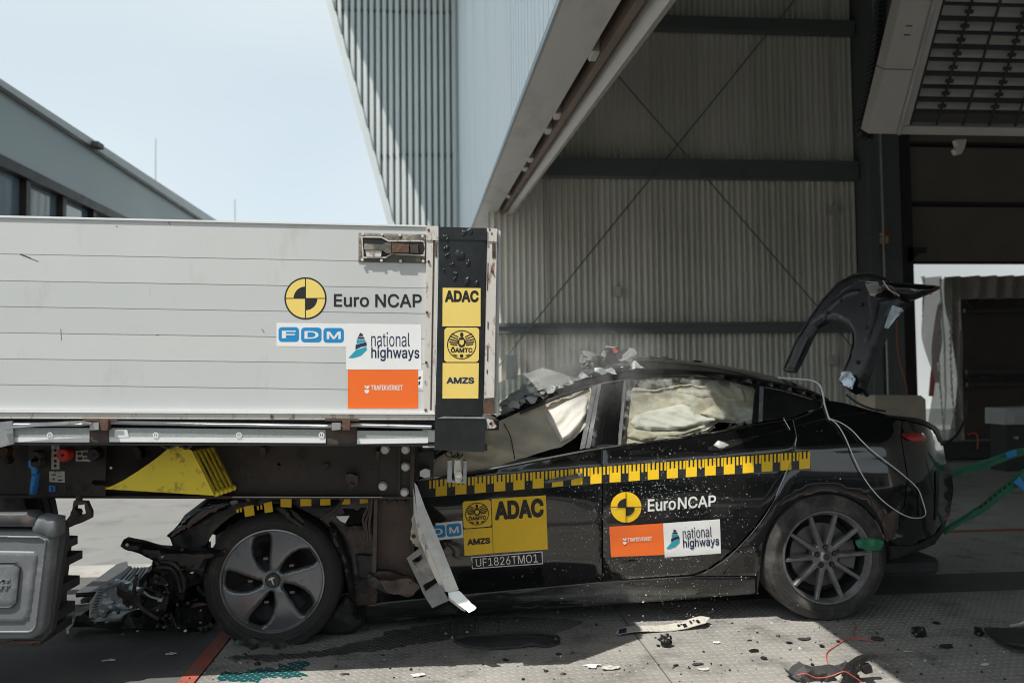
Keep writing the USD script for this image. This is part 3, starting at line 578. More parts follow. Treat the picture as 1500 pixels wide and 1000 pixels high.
part(trailer, 'lash_tube', tube([at(-200, 622.5, YT), at(118, 621, YT), at(150, 618, YT), at(480, 624, YT), at(520, 622, YT), at(632, 625, YT)], .0085, 8, smooth=False), 'galvanised')
for (x0, x1, ya, yb, yc, yd) in ((-200, 131, 626, 626.5, 648, 647.5), (160, 477, 626.5, 629, 649, 647.5), (523, 627, 630.5, 631, 649, 650.5)):
    st = T('reflector_strip', [(x0, ya), (x1, yb), (x1, yc), (x0, yd)], YT + .005, YT + .02, 'reflector')
    T('light_edge', [(x0, yd - 7.5), (x1, yc - 7.5), (x1, yc - .6), (x0, yd - .6)], YT + .002, YT + .0045, 'white_metal', st)
T('strip_patch', [(168, 629), (186, 629), (189, 640), (168, 641)], YT + .001, YT + .0045, 'white_metal')
for x in (73, 228, 350, 471):
    p = part(trailer, 'approval_mark', decal(circ(x, 637, 4.2).difference(circ(x, 637, 2.6)), YS(YT + .005), .006), 'ink_white')
    part(p, 'digit', decal([(x - .6, 635), (x + .7, 635), (x + .7, 639), (x - .6, 639)], YS(YT + .005), .006), 'ink_white')
T('under_rail', [(-200, 648), (640, 650), (640, 653), (-200, 651)], YT + .005, YT + .10, 'black_satin')
for (x0, x1) in ((131.5, 159.5), (477.5, 522.5)):
    br = T('stake_bracket', [(x0, 622), (x1, 623), (x1, 650), (x0, 650)], YT + .008, YT + .05, 'brown_steel')
    xm = (x0 + x1) / 2
    T('clip', [(xm + 1, 614), (xm + 13, 614), (xm + 12, 630), (xm + 2, 630)], YT - .03, YT + .006, 'rusty', br)
    T('clip', [(xm - 14, 619), (xm - 1, 619), (xm - 1, 629), (xm - 14, 630)], YT - .022, YT + .006, 'galvanised', br)
    T('rust_plate', [(xm - 24, 612.5), (xm + 26, 613), (xm + 26, 616.5), (xm - 24, 616)], YT - .018, YT - .015, 'rusty', br)
T('deck', [(-260, 613), (731, 616), (731, 630), (-260, 626)], YT + .14, YT + 2.1, 'chassis')
# corner post with its hinges
T('hinge_post', [(625.2, 333), (641.5, 333), (636.5, 605), (620, 604)], YT - .012, YT + .05, 'worn_white')
T('post_groove', [(634.5, 352), (637, 352), (632, 600), (630, 600)], YT - .0135, YT - .0122, 'chassis')
T('post_slot', [(637.5, 355), (641, 355), (641, 376), (637.5, 376)], YT - .014, YT - .0122, 'rusty')
for (x, y) in ((628, 338), (628, 384), (625.5, 458), (624.5, 531), (623.5, 600), (621, 384 - 6)): part(trailer, 'rivet', cylY((at(x, y, YT)[0], at(x, y, YT)[2]), .0055, YT - .018, YT - .01, 10), 'rusty')
T('post_cap', [(624.5, 331), (642, 331), (642, 352), (624.5, 351.5)], YT - .016, YT - .0125, 'worn_white')
# black clad end post
ep = part(trailer, 'end_post', sheet([(643.5, 333), (713, 335), (707, 612), (637.5, 612)], S.lifted(.02), .10, 14, edge=3, edge_in=.004), 'black_tape', smooth=40)
T('cap_fold', [(643.3, 332.2), (713.2, 334.2), (713, 352), (643, 351)], YT - .0225, YT - .0208, 'black_tape', ep)
for (x, y, r) in ((675, 373, 9), (663, 388, 3), (687, 388, 4.5), (668, 401, 4), (667, 408, 3), (684, 411, 6), (697, 417, 5), (690, 339, 7), (680, 343, 6), (652, 346, 4), (655, 352, 4), (653, 363, 4.5), (655, 373, 3.5), (651, 395, 2.5)):
    for k in range(3 if r > 5 else 2):
        dx, dy = RNG.normal(0, r * .35, 2); c = at(x + dx, y + dy, YT - .021); b = trimesh.creation.icosphere(1, 1.0)
        b.apply_scale([r * .0029 * RNG.uniform(.5, .9), .0045, r * .0029 * RNG.uniform(.35, .65)]); b.apply_transform(trimesh.transformations.rotation_matrix(RNG.uniform(0, 3), [0, 1, 0])); b.apply_translation(c)
        part(ep, 'blister', b, 'black_tape', smooth=True)
lb = T('lower_box', [(637, 613), (712, 613), (709.5, 662), (636.5, 659)], YT - .03, YT + .12, 'black_tape')
T('worn_edge', [(650, 609.5), (708, 610.5), (708, 613), (640, 612.6)], YT - .032, YT - .0305, 'galvanised', lb)
T('end_frame', [(713.8, 334), (728, 335), (723.5, 607), (708, 607)], YT - .012, YT + .06, 'worn_white')
T('frame_slot', [(721, 356), (726, 356), (726, 378), (721, 378)], YT - .0145, YT - .0122, 'rusty')
T('post_cap', [(713.6, 334.2), (728.2, 335), (727.6, 354), (713.4, 353)], YT - .016, YT - .0125, 'worn_white')
for (x, y) in ((717, 337), (720, 343), (722, 400), (720, 397)): part(trailer, 'rivet', cylY((at(x, y, YT)[0], at(x, y, YT)[2]), .004, YT - .018, YT - .01, 8), 'rusty')
T('gap_seal', [(714.2, 385), (715.4, 385), (714.6, 425), (713.4, 425)], YT - .0135, YT - .0122, 'ink_black')
T('rust_patch', [(709.5, 583), (723.6, 582), (723.4, 606), (708.2, 606)], YT - .0135, YT - .0122, 'rusty')
for (x, y0, y1) in ((714.2, 470, 483), (713.8, 505, 530), (713, 540, 548)): T('chipped_edge', [(x, y0), (x + 1.6, y0 + 2), (x + 1.2, y1), (x - .3, y1 - 2)], YT - .0135, YT - .0122, 'chassis')
T('end_lip', [(728.5, 336), (731, 337), (726.5, 606), (724, 606)], YT + .02, YT + .06, 'galvanised')
T('end_board', [(731.2, 338), (733.2, 338), (729, 605), (727, 605)], YT + .06, YT + 2.08, 'white_metal')
hk = T('hook_plate', [(713, 613), (722, 615), (727.5, 624), (724, 627), (713, 628)], YT - .01, YT + .02, 'worn_white')
part(hk, 'hole', cylY((at(718.5, 620, YT)[0], at(718.5, 620, YT)[2]), .006, YT - .0115, YT - .0101, 12), 'ink_black')
T('bumper_knob', [(709, 650), (714, 651), (714, 660), (709, 660)], YT - .02, YT + .02, 'black_satin')
# recessed latch on the top plank
la = part(trailer, 'latch_plate', sheet([(525, 340.5), (624, 343), (624, 385), (524.5, 383)], S.lifted(.012), .012, 12, edge=2.5, edge_in=.008), 'worn_dark', smooth=40)
lp = Polygon([(529, 346), (559, 346.5), (569, 352), (616, 352), (622, 353), (622, 375), (590, 373.5), (574, 372.5), (565, 378), (531, 378)])
T('recess', lp.buffer(-1), YT - .0128, YT - .0122, 'ink_black', la)
part(la, 'recess_rim', sheet(lp.difference(lp.buffer(-1.8)), S.lifted(.016), .004, 20), 'worn_white', smooth=False)
T('handle', [(533, 357), (560, 358), (566, 355), (573, 356), (573, 371), (566, 371), (560, 366.5), (533, 365)], YT - .024, YT - .013, 'worn_dark', la)
T('handle_tip', [(535, 366), (559, 367), (558, 376), (537, 376)], YT - .020, YT - .013, 'worn_white', la)
T('lever', [(574, 356), (599, 357.5), (599, 370), (574, 369.5)], YT - .030, YT - .013, 'rusty', la)
T('lever_pivot', [(601, 358), (612, 357), (613, 371), (601, 370)], YT - .026, YT - .013, 'brown_steel', la)
for (x, y) in ((532, 343.5), (560, 344), (586, 345), (619, 346.5), (531, 381), (559, 382), (587, 383), (620, 383)): part(la, 'screw', cylY((at(x, y, YT)[0], at(x, y, YT)[2]), .006, YT - .0165, YT - .01, 10), 'worn_white')
# scratches on the boards
for (a, b, w) in (((29, 372.5), (56, 383), 1.0), ((30, 372), (45, 378), .9), ((89, 482), (90, 498), .8), ((247, 325), (249, 330), 1.0), ((384, 482), (387, 487), 1.0), ((229, 491), (232, 490), 1.0), ((220, 420), (219, 434), .7), ((170, 331), (172, 333), 1.0)):
    part(trailer, 'scratch', decal(LineString([a, b]).buffer(w / 2, quad_segs=2), S, .0005), 'cabinet_dark' if w > .75 else 'gate_frame')
# chassis beam and what hangs on it
YC = 3.90
T('chassis_beam', [(-260, 651), (607, 653), (607, 726.5), (-260, 724)], YC, YC + .012, 'chassis')
T('beam_flange', [(-260, 724.5), (605, 727), (605, 731), (-260, 728.5)], YC - .05, YC + .09, 'chassis')
T('flange_wear', [(340, 726.9), (560, 727.2), (560, 728.2), (340, 728)], YC - .0515, YC - .0505, 'rail_light')
part(trailer, 'chassis_beam', bx(at(-260, 690, YC)[0], at(607, 690, YC)[0], 5.0, 5.02, .72, 1.02), 'chassis', smooth=False)
for x in (-120, 120, 360, 590): part(trailer, 'cross_member', bx(at(x, 690, YC)[0], at(x, 690, YC)[0] + .07, YC + .015, 4.998, .80, 1.0), 'chassis', smooth=False)
for (x, y, r) in ((443, 664.5, 9), (438.5, 683, 2), (409, 680, 2), (409, 686, 2), (450, 682.5, 2), (499, 682.6, 2), (521, 682.6, 2), (545, 680, 2.2), (545, 686, 2.2), (545, 711, 2.2), (349.5, 683, 2), (349.5, 688, 2), (371, 667, 1.8), (361, 668, 1.8), (360, 699, 2), (370, 699, 2), (361, 684, 1.5), (409, 680, 2), (560, 697, 1.8), (575, 699, 1.8)):
    part(trailer, 'bolt_hole', decal(circ(x, y, r, 6), YS(YC), .002), 'ink_black')
pl = T('bolted_plate', [(556, 653), (607, 653.5), (606, 727), (556, 727)], YC - .016, YC - .001, 'chassis')
T('plate_edge', [(583, 653), (587, 653), (586, 727), (582, 727)], YC - .034, YC - .0162, 'chassis', pl); T('plate_edge', [(602, 653), (607.5, 653), (606, 727), (600, 727)], YC - .034, YC - .0162, 'brown_steel', pl)
for (x, y) in ((564, 658), (594, 658), (594, 683), (561, 711.5), (592.5, 720.5)):
    c = at(x, y, YC - .02); b = part(pl, 'bolt', cylY((c[0], c[2]), .0165, YC - .05, YC - .016, 6), 'bolt_zinc', smooth=False); part(pl, 'washer', cylY((c[0], c[2]), .021, YC - .028, YC - .0165, 20), 'galvanised')
for pts in ([(380, 655), (388, 655), (389, 664), (386, 672), (383, 671), (381, 664)], [(550, 660), (556, 661), (555, 673), (551, 673)], [(193, 657), (200, 655), (206, 660), (206, 671), (201, 672), (197, 664)], [(383 // 2 + 2, 660), (197, 661), (197, 664)]):
    T('lash_lug', pts, YC - .06, YC - .005, 'brown_steel')
kn = T('knuckle', [(506, 695), (513, 693), (524, 697), (525, 706), (520, 713), (512, 711), (506, 703)], YC - .05, YC - .002, 'brown_steel')
part(kn, 'pin', cylY((at(517, 709, YC)[0], at(517, 709, YC)[2]), .012, YC - .07, YC - .05, 12), 'chassis'); part(trailer, 'rivet', cylY((at(479, 682.5, YC)[0], at(479, 682.5, YC)[2]), .013, YC - .02, YC), 'rusty')
# underrun leg and its brace
leg = T('underrun_leg', [(551, 731), (603, 730), (603, 842), (548, 838)], YC + .02, YC + .03, 'brown_steel')
T('leg_flange', [(548, 732), (553, 731), (551, 838), (545, 838)], YC - .03, YC + .019, 'brown_steel', leg); T('leg_flange', [(600, 731), (607, 731), (606, 846), (600, 842)], YC - .03, YC + .019, 'chassis', leg)
for x in (564, 578, 591): part(leg, 'bolt', cylY((at(x, 735, YC)[0], at(x, 735, YC)[2]), .011, YC - .008, YC + .02, 8), 'chassis', smooth=False)
for k, pts in enumerate((((541, 731), (538, 745), (532, 760), (535, 778), (533, 800)), ((543, 731), (541, 750), (536, 765), (539, 785), (536, 796)), ((545, 731), (543, 752), (541, 770), (543, 790)))):
    part(trailer, 'cable', tube([at(x, y, YC - .01 - .01 * k) for x, y in pts], .006, 6), 'wreck_brown')
for pts, y0, y1, m_ in (([(545, 838), (603, 842), (608, 856), (585, 862), (560, 853), (540, 850)], YC - .02, YC + .04, 'wreck_brown'), ([(560, 852), (602, 846), (612, 862), (598, 873), (572, 868)], YC - .08, YC - .03, 'brown_steel'), ([(536, 842), (556, 850), (575, 862), (571, 869), (540, 856)], YC - .05, YC - .01, 'wreck_black')):
    part(leg, 'bent_foot', sheet(pts, YS(y0), y1 - y0, 6, jitter=nz(.025, 18, 3)), m_, smooth=20)
st = thing('underrun_bar', 'bright bent metal bar torn loose and hanging beside the trailer leg', 'metal bar', at(640, 790, 3.72))
SL = PL(at(620, 760, 3.70), np.array([.10, -1, .12]))
part(st, 'bar_face', sheet([(607, 706), (611, 711), (623, 744), (641, 786), (672, 863), (663, 868), (653, 866), (641, 833), (625, 796), (611, 752)], SL, .012, 8), 'alu_bright', smooth=20)
part(st, 'bar_side', sheet([(606, 716), (611, 752), (625, 796), (641, 833), (653, 866), (648, 866), (634, 838), (615, 792), (607, 752)], SL.lifted(-.014), .06, 8), 'worn_white', smooth=20)
sp = part(st, 'bent_spout', sheet([(672, 864), (698, 889), (695, 893), (687, 897), (684, 894), (660, 876), (656, 867)], PL(at(670, 870, 3.66), np.array([-.35, -1, .5])), .006, 6, jitter=nz(.006, 30, 5)), 'alu_bright', smooth=20)
part(sp, 'spout_side', sheet([(657, 869), (683, 896), (676, 893), (657, 878)], YS(3.69), .01, 6), 'worn_white', smooth=20)
fl = Polygon([(595.5, 817), (617, 800), (634, 832), (643, 850), (657, 879), (633, 890), (620, 868)])
h1, h2 = Polygon([(603, 821), (617, 811), (620, 817), (608, 828)]), Polygon([(619, 857), (638, 846), (642, 852), (623, 866)])
part(st, 'slotted_flange', sheet(fl.difference(h1).difference(h2), PL(at(625, 850, 3.74), np.array([-.4, -1, -.15])), .008, 3, jitter=nz(.004, 20, 8)), 'galv_dark', smooth=20)
part(st, 'bent_flap', sheet([(620, 868), (645, 856), (657, 879), (633, 890)], PL(at(638, 874, 3.66), np.array([-.2, -1, .3])), .006, 8), 'galv_dark', smooth=20)
part(st, 'torn_backing', sheet([(606, 752), (614, 764), (622, 800), (616, 805), (604, 800), (601, 788)], YS(3.80), .01, 5, jitter=nz(.015, 25, 4)), 'airbag', smooth=20)
for (x, y, r) in ((606, 785, 3.2), (612, 775, 1.6), (606, 798, 2)): part(st, 'bolt_hole', decal(circ(x, y, r, 6), YS(3.80), .02), 'ink_black')
# bracket with two bolts under the end post
cm = thing('lamp_bracket', 'zinc bracket with two bolts hanging under the black trailer post', 'bracket', at(668, 700, 3.46))
part(cm, 'plate', sheet([(656, 674), (662, 674), (662, 703), (678, 704), (679, 674), (684, 675), (683, 708), (655, 706)], YS(3.46), .05, 8), 'galvanised', smooth=False)
part(cm, 'strap', sheet([(666, 673), (675, 673), (676, 690), (678, 700), (672, 708), (667, 705), (665, 690)], YS(3.435), .02, 8), 'bolt_zinc', smooth=False)
for (x, y, r) in ((670.5, 676, .010), (672, 694, .013)): part(cm, 'bolt', cylY((at(x, y, 3.43)[0], at(x, y, 3.43)[2]), r, 3.405, 3.436, 8), 'bolt_zinc', smooth=False)
for k in range(3): part(cm, 'wire', tube([at(652 + k * 9, 662, 3.47), at(655 + k * 8, 668 + k, 3.45), at(662 + k * 6, 669, 3.45), at(668 + k * 5, 665, 3.46)], .003, 5), 'black_satin')
T('side_marker', [(615, 690), (622, 686), (630, 688), (630, 698), (622, 700), (615, 697)], YC - .02, YC + .06, 'alu_bright'); T('cross_tube', [(612, 662), (636, 662), (634, 704), (630, 690), (612, 700)], YC + .05, YC + .3, 'wreck_black')

# valve panel
YP = 3.80; VP_ = YS(YP)
vp = Polygon([(41, 651), (156, 651), (154.5, 703), (136, 703), (134, 708), (138, 710), (154, 711), (154, 726), (41, 727)])
pn = part(trailer, 'valve_panel', sheet(vp, VP_, .006, 200), 'chassis', smooth=False)
def dot(par, x, y, r, m_, d=.002): return part(par, 'bolt_hole', decal(circ(x, y, r, 8), VP_, d), m_)
for (x, y, r) in ((101, 714, 5.6), (124.5, 713.5, 5.8), (66.5, 704, 1.6), (105, 702, 1.6), (115, 705, 1.5), (88, 722, 1.5), (97.5, 722, 1.6), (104.5, 722, 1.6), (115, 721, 1.5), (134.5, 721, 1.8), (146, 721, 1.6), (66.5, 723, 1.8), (121, 686.5, 2), (121.5, 655.5, 1.5), (100, 676, 7.5), (148, 675, 8)): dot(pn, x, y, r, 'ink_black')
def knob(x, y, r, m_, lab=None, d=.06):
    c = at(x, y, YP - d / 2); k = part(trailer, 'valve_knob', revY([(0.0001, YP - d), (r * .8, YP - d), (r, YP - d * .8), (r * .93, YP - d * .5), (r, YP - d * .3), (r * .7, YP)], (c[0], c[2]), 20), m_, lab); part(k, 'hub', cylY((c[0], c[2]), r * .22, YP - d - .004, YP - d + .01, 10), 'ink_black')
knob(96, 665.5, .030, 'red_plastic', 'red valve knob'); knob(140, 665, .030, 'black_satin'); knob(55, 668, .028, 'chassis'); knob(57, 676, .026, 'chassis')
for pts, nm in (([(75.5, 651), (87, 651), (87, 687), (75, 687)], 'a'), ([(111, 660), (132, 659), (131, 664), (133, 668), (133, 676), (111, 675)], 'b'), ([(72, 690), (94.5, 690), (95, 706.5), (72, 705.5)], 'c')):
    l_ = part(pn, 'instruction_label', sheet(pts, VP_.lifted(.003), .0015, 40), 'label_white', smooth=False)
for (x, y) in ((81, 659), (81, 667), (81, 675), (81, 682)): part(pn, 'label_mark', decal(circ(x, y, 2.2, 5), VP_, .005), 'ink_black')
for (x0, y0, x1, y1) in ((79, 653, 84, 654.5), (113, 662, 119, 666), (121, 662, 127, 667), (114, 669, 121, 673), (123, 670, 131, 672), (76, 694, 82, 696), (84, 697, 91, 698), (77, 700, 80, 703), (85, 702, 91, 704)): part(pn, 'label_mark', decal(sbox(x0, y0, x1, y1), VP_, .005), 'cabinet_dark')
part(trailer, 'valve_button', prism([(71.5, 711), (80, 711), (80.5, 720), (71.5, 720)], YP - .012, YP - .001), 'blue_plastic', 'blue valve button', smooth=False)
part(trailer, 'button_slot', decal([(74.5, 712.5), (77, 712.5), (78, 719), (76, 719)], VP_, .0135), 'ink_navy')
bl = part(trailer, 'blue_handle', sheet(circ(49, 679, 8).difference(circ(49, 679, 4)).union(Polygon([(45.5, 685.5), (52.5, 685.5), (52.5, 694), (46, 694)])), VP_.lifted(.05), .02, 3), 'blue_plastic', 'blue ring handle', smooth=40)
part(bl, 'grip', sheet([(45, 694.5), (52.5, 694.5), (51, 710), (48, 724.5), (42.5, 724.5), (42, 715)], VP_.lifted(.055), .028, 3, edge=2, edge_in=.008), 'blue_plastic', smooth=40)
dot(pn, 162.5, 685, 2.0, 'ink_white', .004)
for pts in ([(-2, 652), (12, 657), (9, 668), (13, 675), (9, 680), (2, 672)],): T('lash_lug', pts, YP, YP + .05, 'rusty')
T('corner_bracket', [(-20, 620), (18, 616), (20, 650), (0, 655), (-20, 652)], YT - .01, YT + .004, 'galvanised')
T('bent_cover', [(2, 624), (60, 619), (118, 616), (134, 619), (134, 621), (118, 620), (60, 624), (2, 628)], YT - .03, YT - .02, 'galvanised')

# wheel chock in its holder
ck = thing('wheel_chock', 'yellow wheel chock clipped under the trailer beam', 'wheel chock', at(250, 725, 3.75))
cpts = [(154, 716), (168, 709.5), (181, 703), (204, 688.5), (227, 672.5), (245, 658), (258, 651.5), (264, 656), (272, 655), (281, 660), (298, 693), (314, 725.5)]
part(ck, 'side_plate', sheet(cpts, YS(3.66), .012, 40), 'chock_yellow', smooth=False)
A, B = [at(x, y, 3.672) for x, y in ((281, 660), (298, 693), (314, 725.5))], [at(x, y, 3.672) + np.array([0.035, .22, .0]) for x, y in ((281, 660), (298, 693), (314, 725.5))]
part(ck, 'tread_face', closed(*(lambda m_: (m_.vertices, m_.faces))(loft(A, B)), np.array([-.012, 0, .004])), 'chock_side', smooth=False)
for k in range(5):
    t0, t1 = k / 5 + .03, k / 5 + .10; q = lambda i, t: A[i] + (B[i] - A[i]) * t + np.array([.006, -.0, -.003])
    part(ck, 'rib', trimesh.convex.convex_hull(np.array([q(0, t0), q(0, t1), q(2, t0), q(2, t1), q(0, t0) - [.01, 0, 0], q(2, t1) - [.01, 0, 0], q(0, t1) - [.01, 0, 0], q(2, t0) - [.01, 0, 0]])), 'chock_yellow', smooth=False)
    part(ck, 'foot_lug', trimesh.creation.icosphere(1, .014).apply_translation(A[2] + (B[2] - A[2]) * (k / 5 + .1) + np.array([0, 0, .006])), 'chock_yellow')
part(ck, 'base_plate', closed(*(lambda m_: (m_.vertices, m_.faces))(loft([at(154, 716, 3.673), A[2]], [at(154, 716, 3.673) + [.035, .2, 0], B[2]])), np.array([0, 0, .01])), 'chock_side', smooth=False)
part(trailer, 'chock_holder', tube([at(x, y, 3.65) for x, y in ((236, 652), (247, 656), (262, 651), (272, 657), (280, 652))], .006, 6), 'brown_steel')

# storage box
YX = 3.50
tb = thing('storage_box', 'large grey plastic storage box with ribbed black side hung under the trailer', 'storage box', at(20, 937, YX + .2))
bp = Polygon([(-160, 772), (60, 776), (78, 786), (75, 812), (62, 920), (56, 931), (44, 937), (-160, 938)])
def soft(par, nm, pg, lift, t, m_, e=3, ein=.015, step=5):
    pg = pg.buffer(-4).buffer(4, quad_segs=6) if pg.area > 300 and not pg.interiors else pg
    return part(par, nm, sheet(pg, YS(YX).lifted(lift), t, step, edge=e, edge_in=ein), m_, smooth=50)
soft(tb, 'lid', bp, 0, .05, 'toolbox_grey', 5, .02)
rim = bp.buffer(-7).difference(bp.buffer(-16)); soft(tb, 'raised_rim', bp.buffer(-9).difference(bp.buffer(-13)), .008, .01, 'toolbox_grey', 1.5, .008, 1.8)
inner = Polygon([(-160, 799), (52, 804), (59, 812), (47, 905), (38, 915), (-160, 917)])
soft(tb, 'lid_panel', inner.buffer(-3), .006, .01, 'toolbox_grey', 3, .008)
bad = Polygon([(-160, 823), (22, 823), (29, 830), (24, 882), (16, 890), (-160, 891)])
soft(tb, 'badge_border', bad.difference(bad.buffer(-1.8)), .016, .006, 'toolbox_dark', .8, .002, 1.2); soft(tb, 'badge_panel', bad.buffer(-1.9), .013, .006, 'toolbox_grey', 2, .004)
for k, pts in enumerate(([(-6, 849), (6, 849), (5, 852), (-6, 852)], [(-6, 856), (14, 856), (13, 859), (-6, 859)], [(2, 849), (6, 849), (2, 864), (-2, 864)], [(8, 848), (14, 848), (14, 851), (11, 851), (10, 864), (6, 864)])): soft(tb, 'raised_letter', Polygon(pts), .018, .005, 'toolbox_grey', .8, .002, 3)
part(tb, 'hinge_strip', sheet([(-160, 751), (44, 750), (52, 756), (50, 772), (-160, 771)], YS(YX).lifted(.02), .06, 10, edge=3, edge_in=.012), 'toolbox_dark', smooth=50)
part(tb, 'end_cap', sheet([(44, 762), (56, 755), (84, 759), (83, 784), (76, 790), (45, 781)], YS(YX).lifted(.012), .06, 8, edge=4, edge_in=.015), 'toolbox_grey', smooth=50)
part(tb, 'shell', sheet([(-160, 756), (80, 757), (93, 768), (94, 790), (74, 925), (60, 940), (-160, 942)], YS(YX + .055), .04, 12, edge=3, edge_in=.01), 'toolbox_dark', smooth=50)
part(tb, 'body', sheet([(-160, 770), (92, 770), (106, 790), (98, 860), (98, 912), (76, 918), (-160, 918)], YS(YX + .42), -.32, 40), 'toolbox_dark', smooth=False)
for (y0, y1, x0, x1) in ((783, 797, 90, 114), (805, 818, 88, 121), (841, 856, 82, 117), (878, 894, 76, 110), (900, 914, 72, 106)):
    part(tb, 'rib', prism([(x0, y0), (x1, y0 + 1), (x1, y1 - 1), (x0, y1 - 1)], YX + .425, YX + .13), 'toolbox_dark', smooth=False)
part(tb, 'rust_edge', sheet([(10, 939), (58, 938), (60, 940), (46, 942), (14, 941.5)], YS(YX + .03), .012, 2, jitter=nz(.004, 60, 2)), 'rusty', smooth=20)
bk = thing('hanger_bracket', 'rusty brown hanger bracket between trailer beam and storage box', 'bracket', at(115, 760, 3.72))
hg = Polygon([(108, 733), (126, 734), (133, 748), (133, 759), (112, 768), (96, 774), (93, 766), (104, 752)]).difference(Polygon([(110, 741), (123, 738), (126, 752), (119, 754), (108, 753)]))
part(bk, 'hook', sheet(hg, YS(3.70), .03, 6, jitter=nz(.004, 30, 3)), 'brown_steel', smooth=30); part(bk, 'bolt', cylY((at(113, 750, 3.70)[0], at(113, 750, 3.70)[2]), .016, 3.67, 3.72, 8), 'chassis', smooth=False)
part(bk, 'stud', tube([at(116, 726, 3.74), at(116, 736, 3.72)], .014, 8, smooth=False), 'chassis')
tw = thing('trailer_tyre', 'dark trailer tyre just showing above the storage box', 'tyre', (at(10, 800, 4.4)[0], 4.4, .2))
c0 = at(0, 860, 4.4); part(tw, 'tread', revY([(.30, 4.4), (.47, 4.4), (.50, 4.43), (.505, 4.48), (.49, 4.49), (.505, 4.50), (.505, 4.56), (.49, 4.57), (.505, 4.58), (.505, 4.64), (.47, 4.68), (.30, 4.68)], (c0[0] - .33, .52), 48), 'rubber', smooth=40); part(tw, 'rim', cylY((c0[0] - .33, .52), .29, 4.42, 4.66, 32), 'chassis')

# stickers on the trailer
LF = .0005
def target(par, surf, cx_, cy_, r, yel, blk, ring=True, sx=1.0, q=IDQ):
    g = part(par, 'crash_target', decal(circ(cx_, cy_, r), surf, LF, 12), blk if ring else yel, 'round yellow and black crash target sticker')
    w = 1.5 if ring else 1.0; rin = r - (2.4 if ring else 0); c = circ(cx_, cy_, rin); k = r * .565
    secs = []
    for (a, b) in ((-1, -1), (1, -1), (1, 1), (-1, 1)):
        s = c.intersection(sbox(min(cx_ + a * w / 2, cx_ + a * 99), min(cy_ + b * w / 2, cy_ + b * 99), max(cx_ + a * w / 2, cx_ + a * 99), max(cy_ + b * w / 2, cy_ + b * 99)))
        if a * b > 0: s = s.difference(circ(cx_, cy_, k))
        secs.append(s)
    if ring:
        for s in secs: part(g, 'yellow_sector', decal(s, surf, LF * 2, 12), yel)
    else:
        for (a, b) in ((-1, -1), (1, 1)):
            s = circ(cx_, cy_, k).intersection(sbox(min(cx_, cx_ + a * 99), min(cy_, cy_ + b * 99), max(cx_, cx_ + a * 99), max(cy_, cy_ + b * 99))); part(g, 'black_sector', decal(s.difference(circ(cx_ + a * .5, cy_ + b * .5, .1)), surf, LF * 2, 12), blk)
        part(g, 'cross_line', decal(sbox(cx_ - r, cy_ - .5, cx_ + r, cy_ + .5), surf, LF * 2.6, 12), blk); part(g, 'cross_line', decal(sbox(cx_ - .5, cy_ - r, cx_ + .5, cy_ + r), surf, LF * 3.2, 12), blk)
    return g
def plate(par, surf, q, m_, label, pg=None, nm='sticker', step=7):
    P = Polygon(qpoly(q, [(0, 0), (1, 0), (1, 1), (0, 1)]) if pg is None else pg); return part(par, nm, decal(P, surf, LF, step), m_, label)
def highways(par, surf, q):
    g = plate(par, surf, q, 'film_white', 'white national highways sticker'); L = LF * 2
    part(g, 'lettering', text('national', q, (.335, .18, .85, .50), surf, L, False), 'ink_navy', 'the word national'); part(g, 'lettering', text('highways', q, (.335, .50, .975, .82), surf, L, True), 'ink_navy', 'the word highways')
    for pts, m_ in (([(.03, .75), (.13, .58), (.27, .50), (.28, .57), (.20, .70), (.10, .75)], 'ink_teal'), ([(.125, .57), (.13, .46), (.27, .40), (.28, .48), (.20, .51)], 'ink_navy'), ([(.14, .44), (.145, .35), (.25, .35), (.265, .39)], 'ink_teal'), ([(.15, .335), (.16, .29), (.24, .29), (.25, .335)], 'ink_navy'), ([(.165, .28), (.19, .20), (.225, .23), (.23, .27)], 'ink_navy')):
        part(g, 'road_logo', decal(qpoly(q, pts), surf, L, None), m_)
def trafik(par, surf, q, small=.46):
    g = plate(par, surf, q, 'film_orange', 'orange agency sticker with small white lettering')
    part(g, 'lettering', text('TRAFIKVERKET', q, (.33, .40, .78, .53), surf, LF * 2, True), 'ink_white', 'the word TRAFIKVERKET')
    for pts in ([(.225, .38), (.25, .47), (.275, .50), (.30, .47), (.315, .38), (.30, .42), (.28, .40), (.27, .46), (.255, .40), (.24, .42)], [(.235, .52), (.305, .52), (.30, .58), (.27, .62), (.24, .58)]): part(g, 'crown_mark', decal(qpoly(q, pts), surf, LF * 2), 'ink_white')
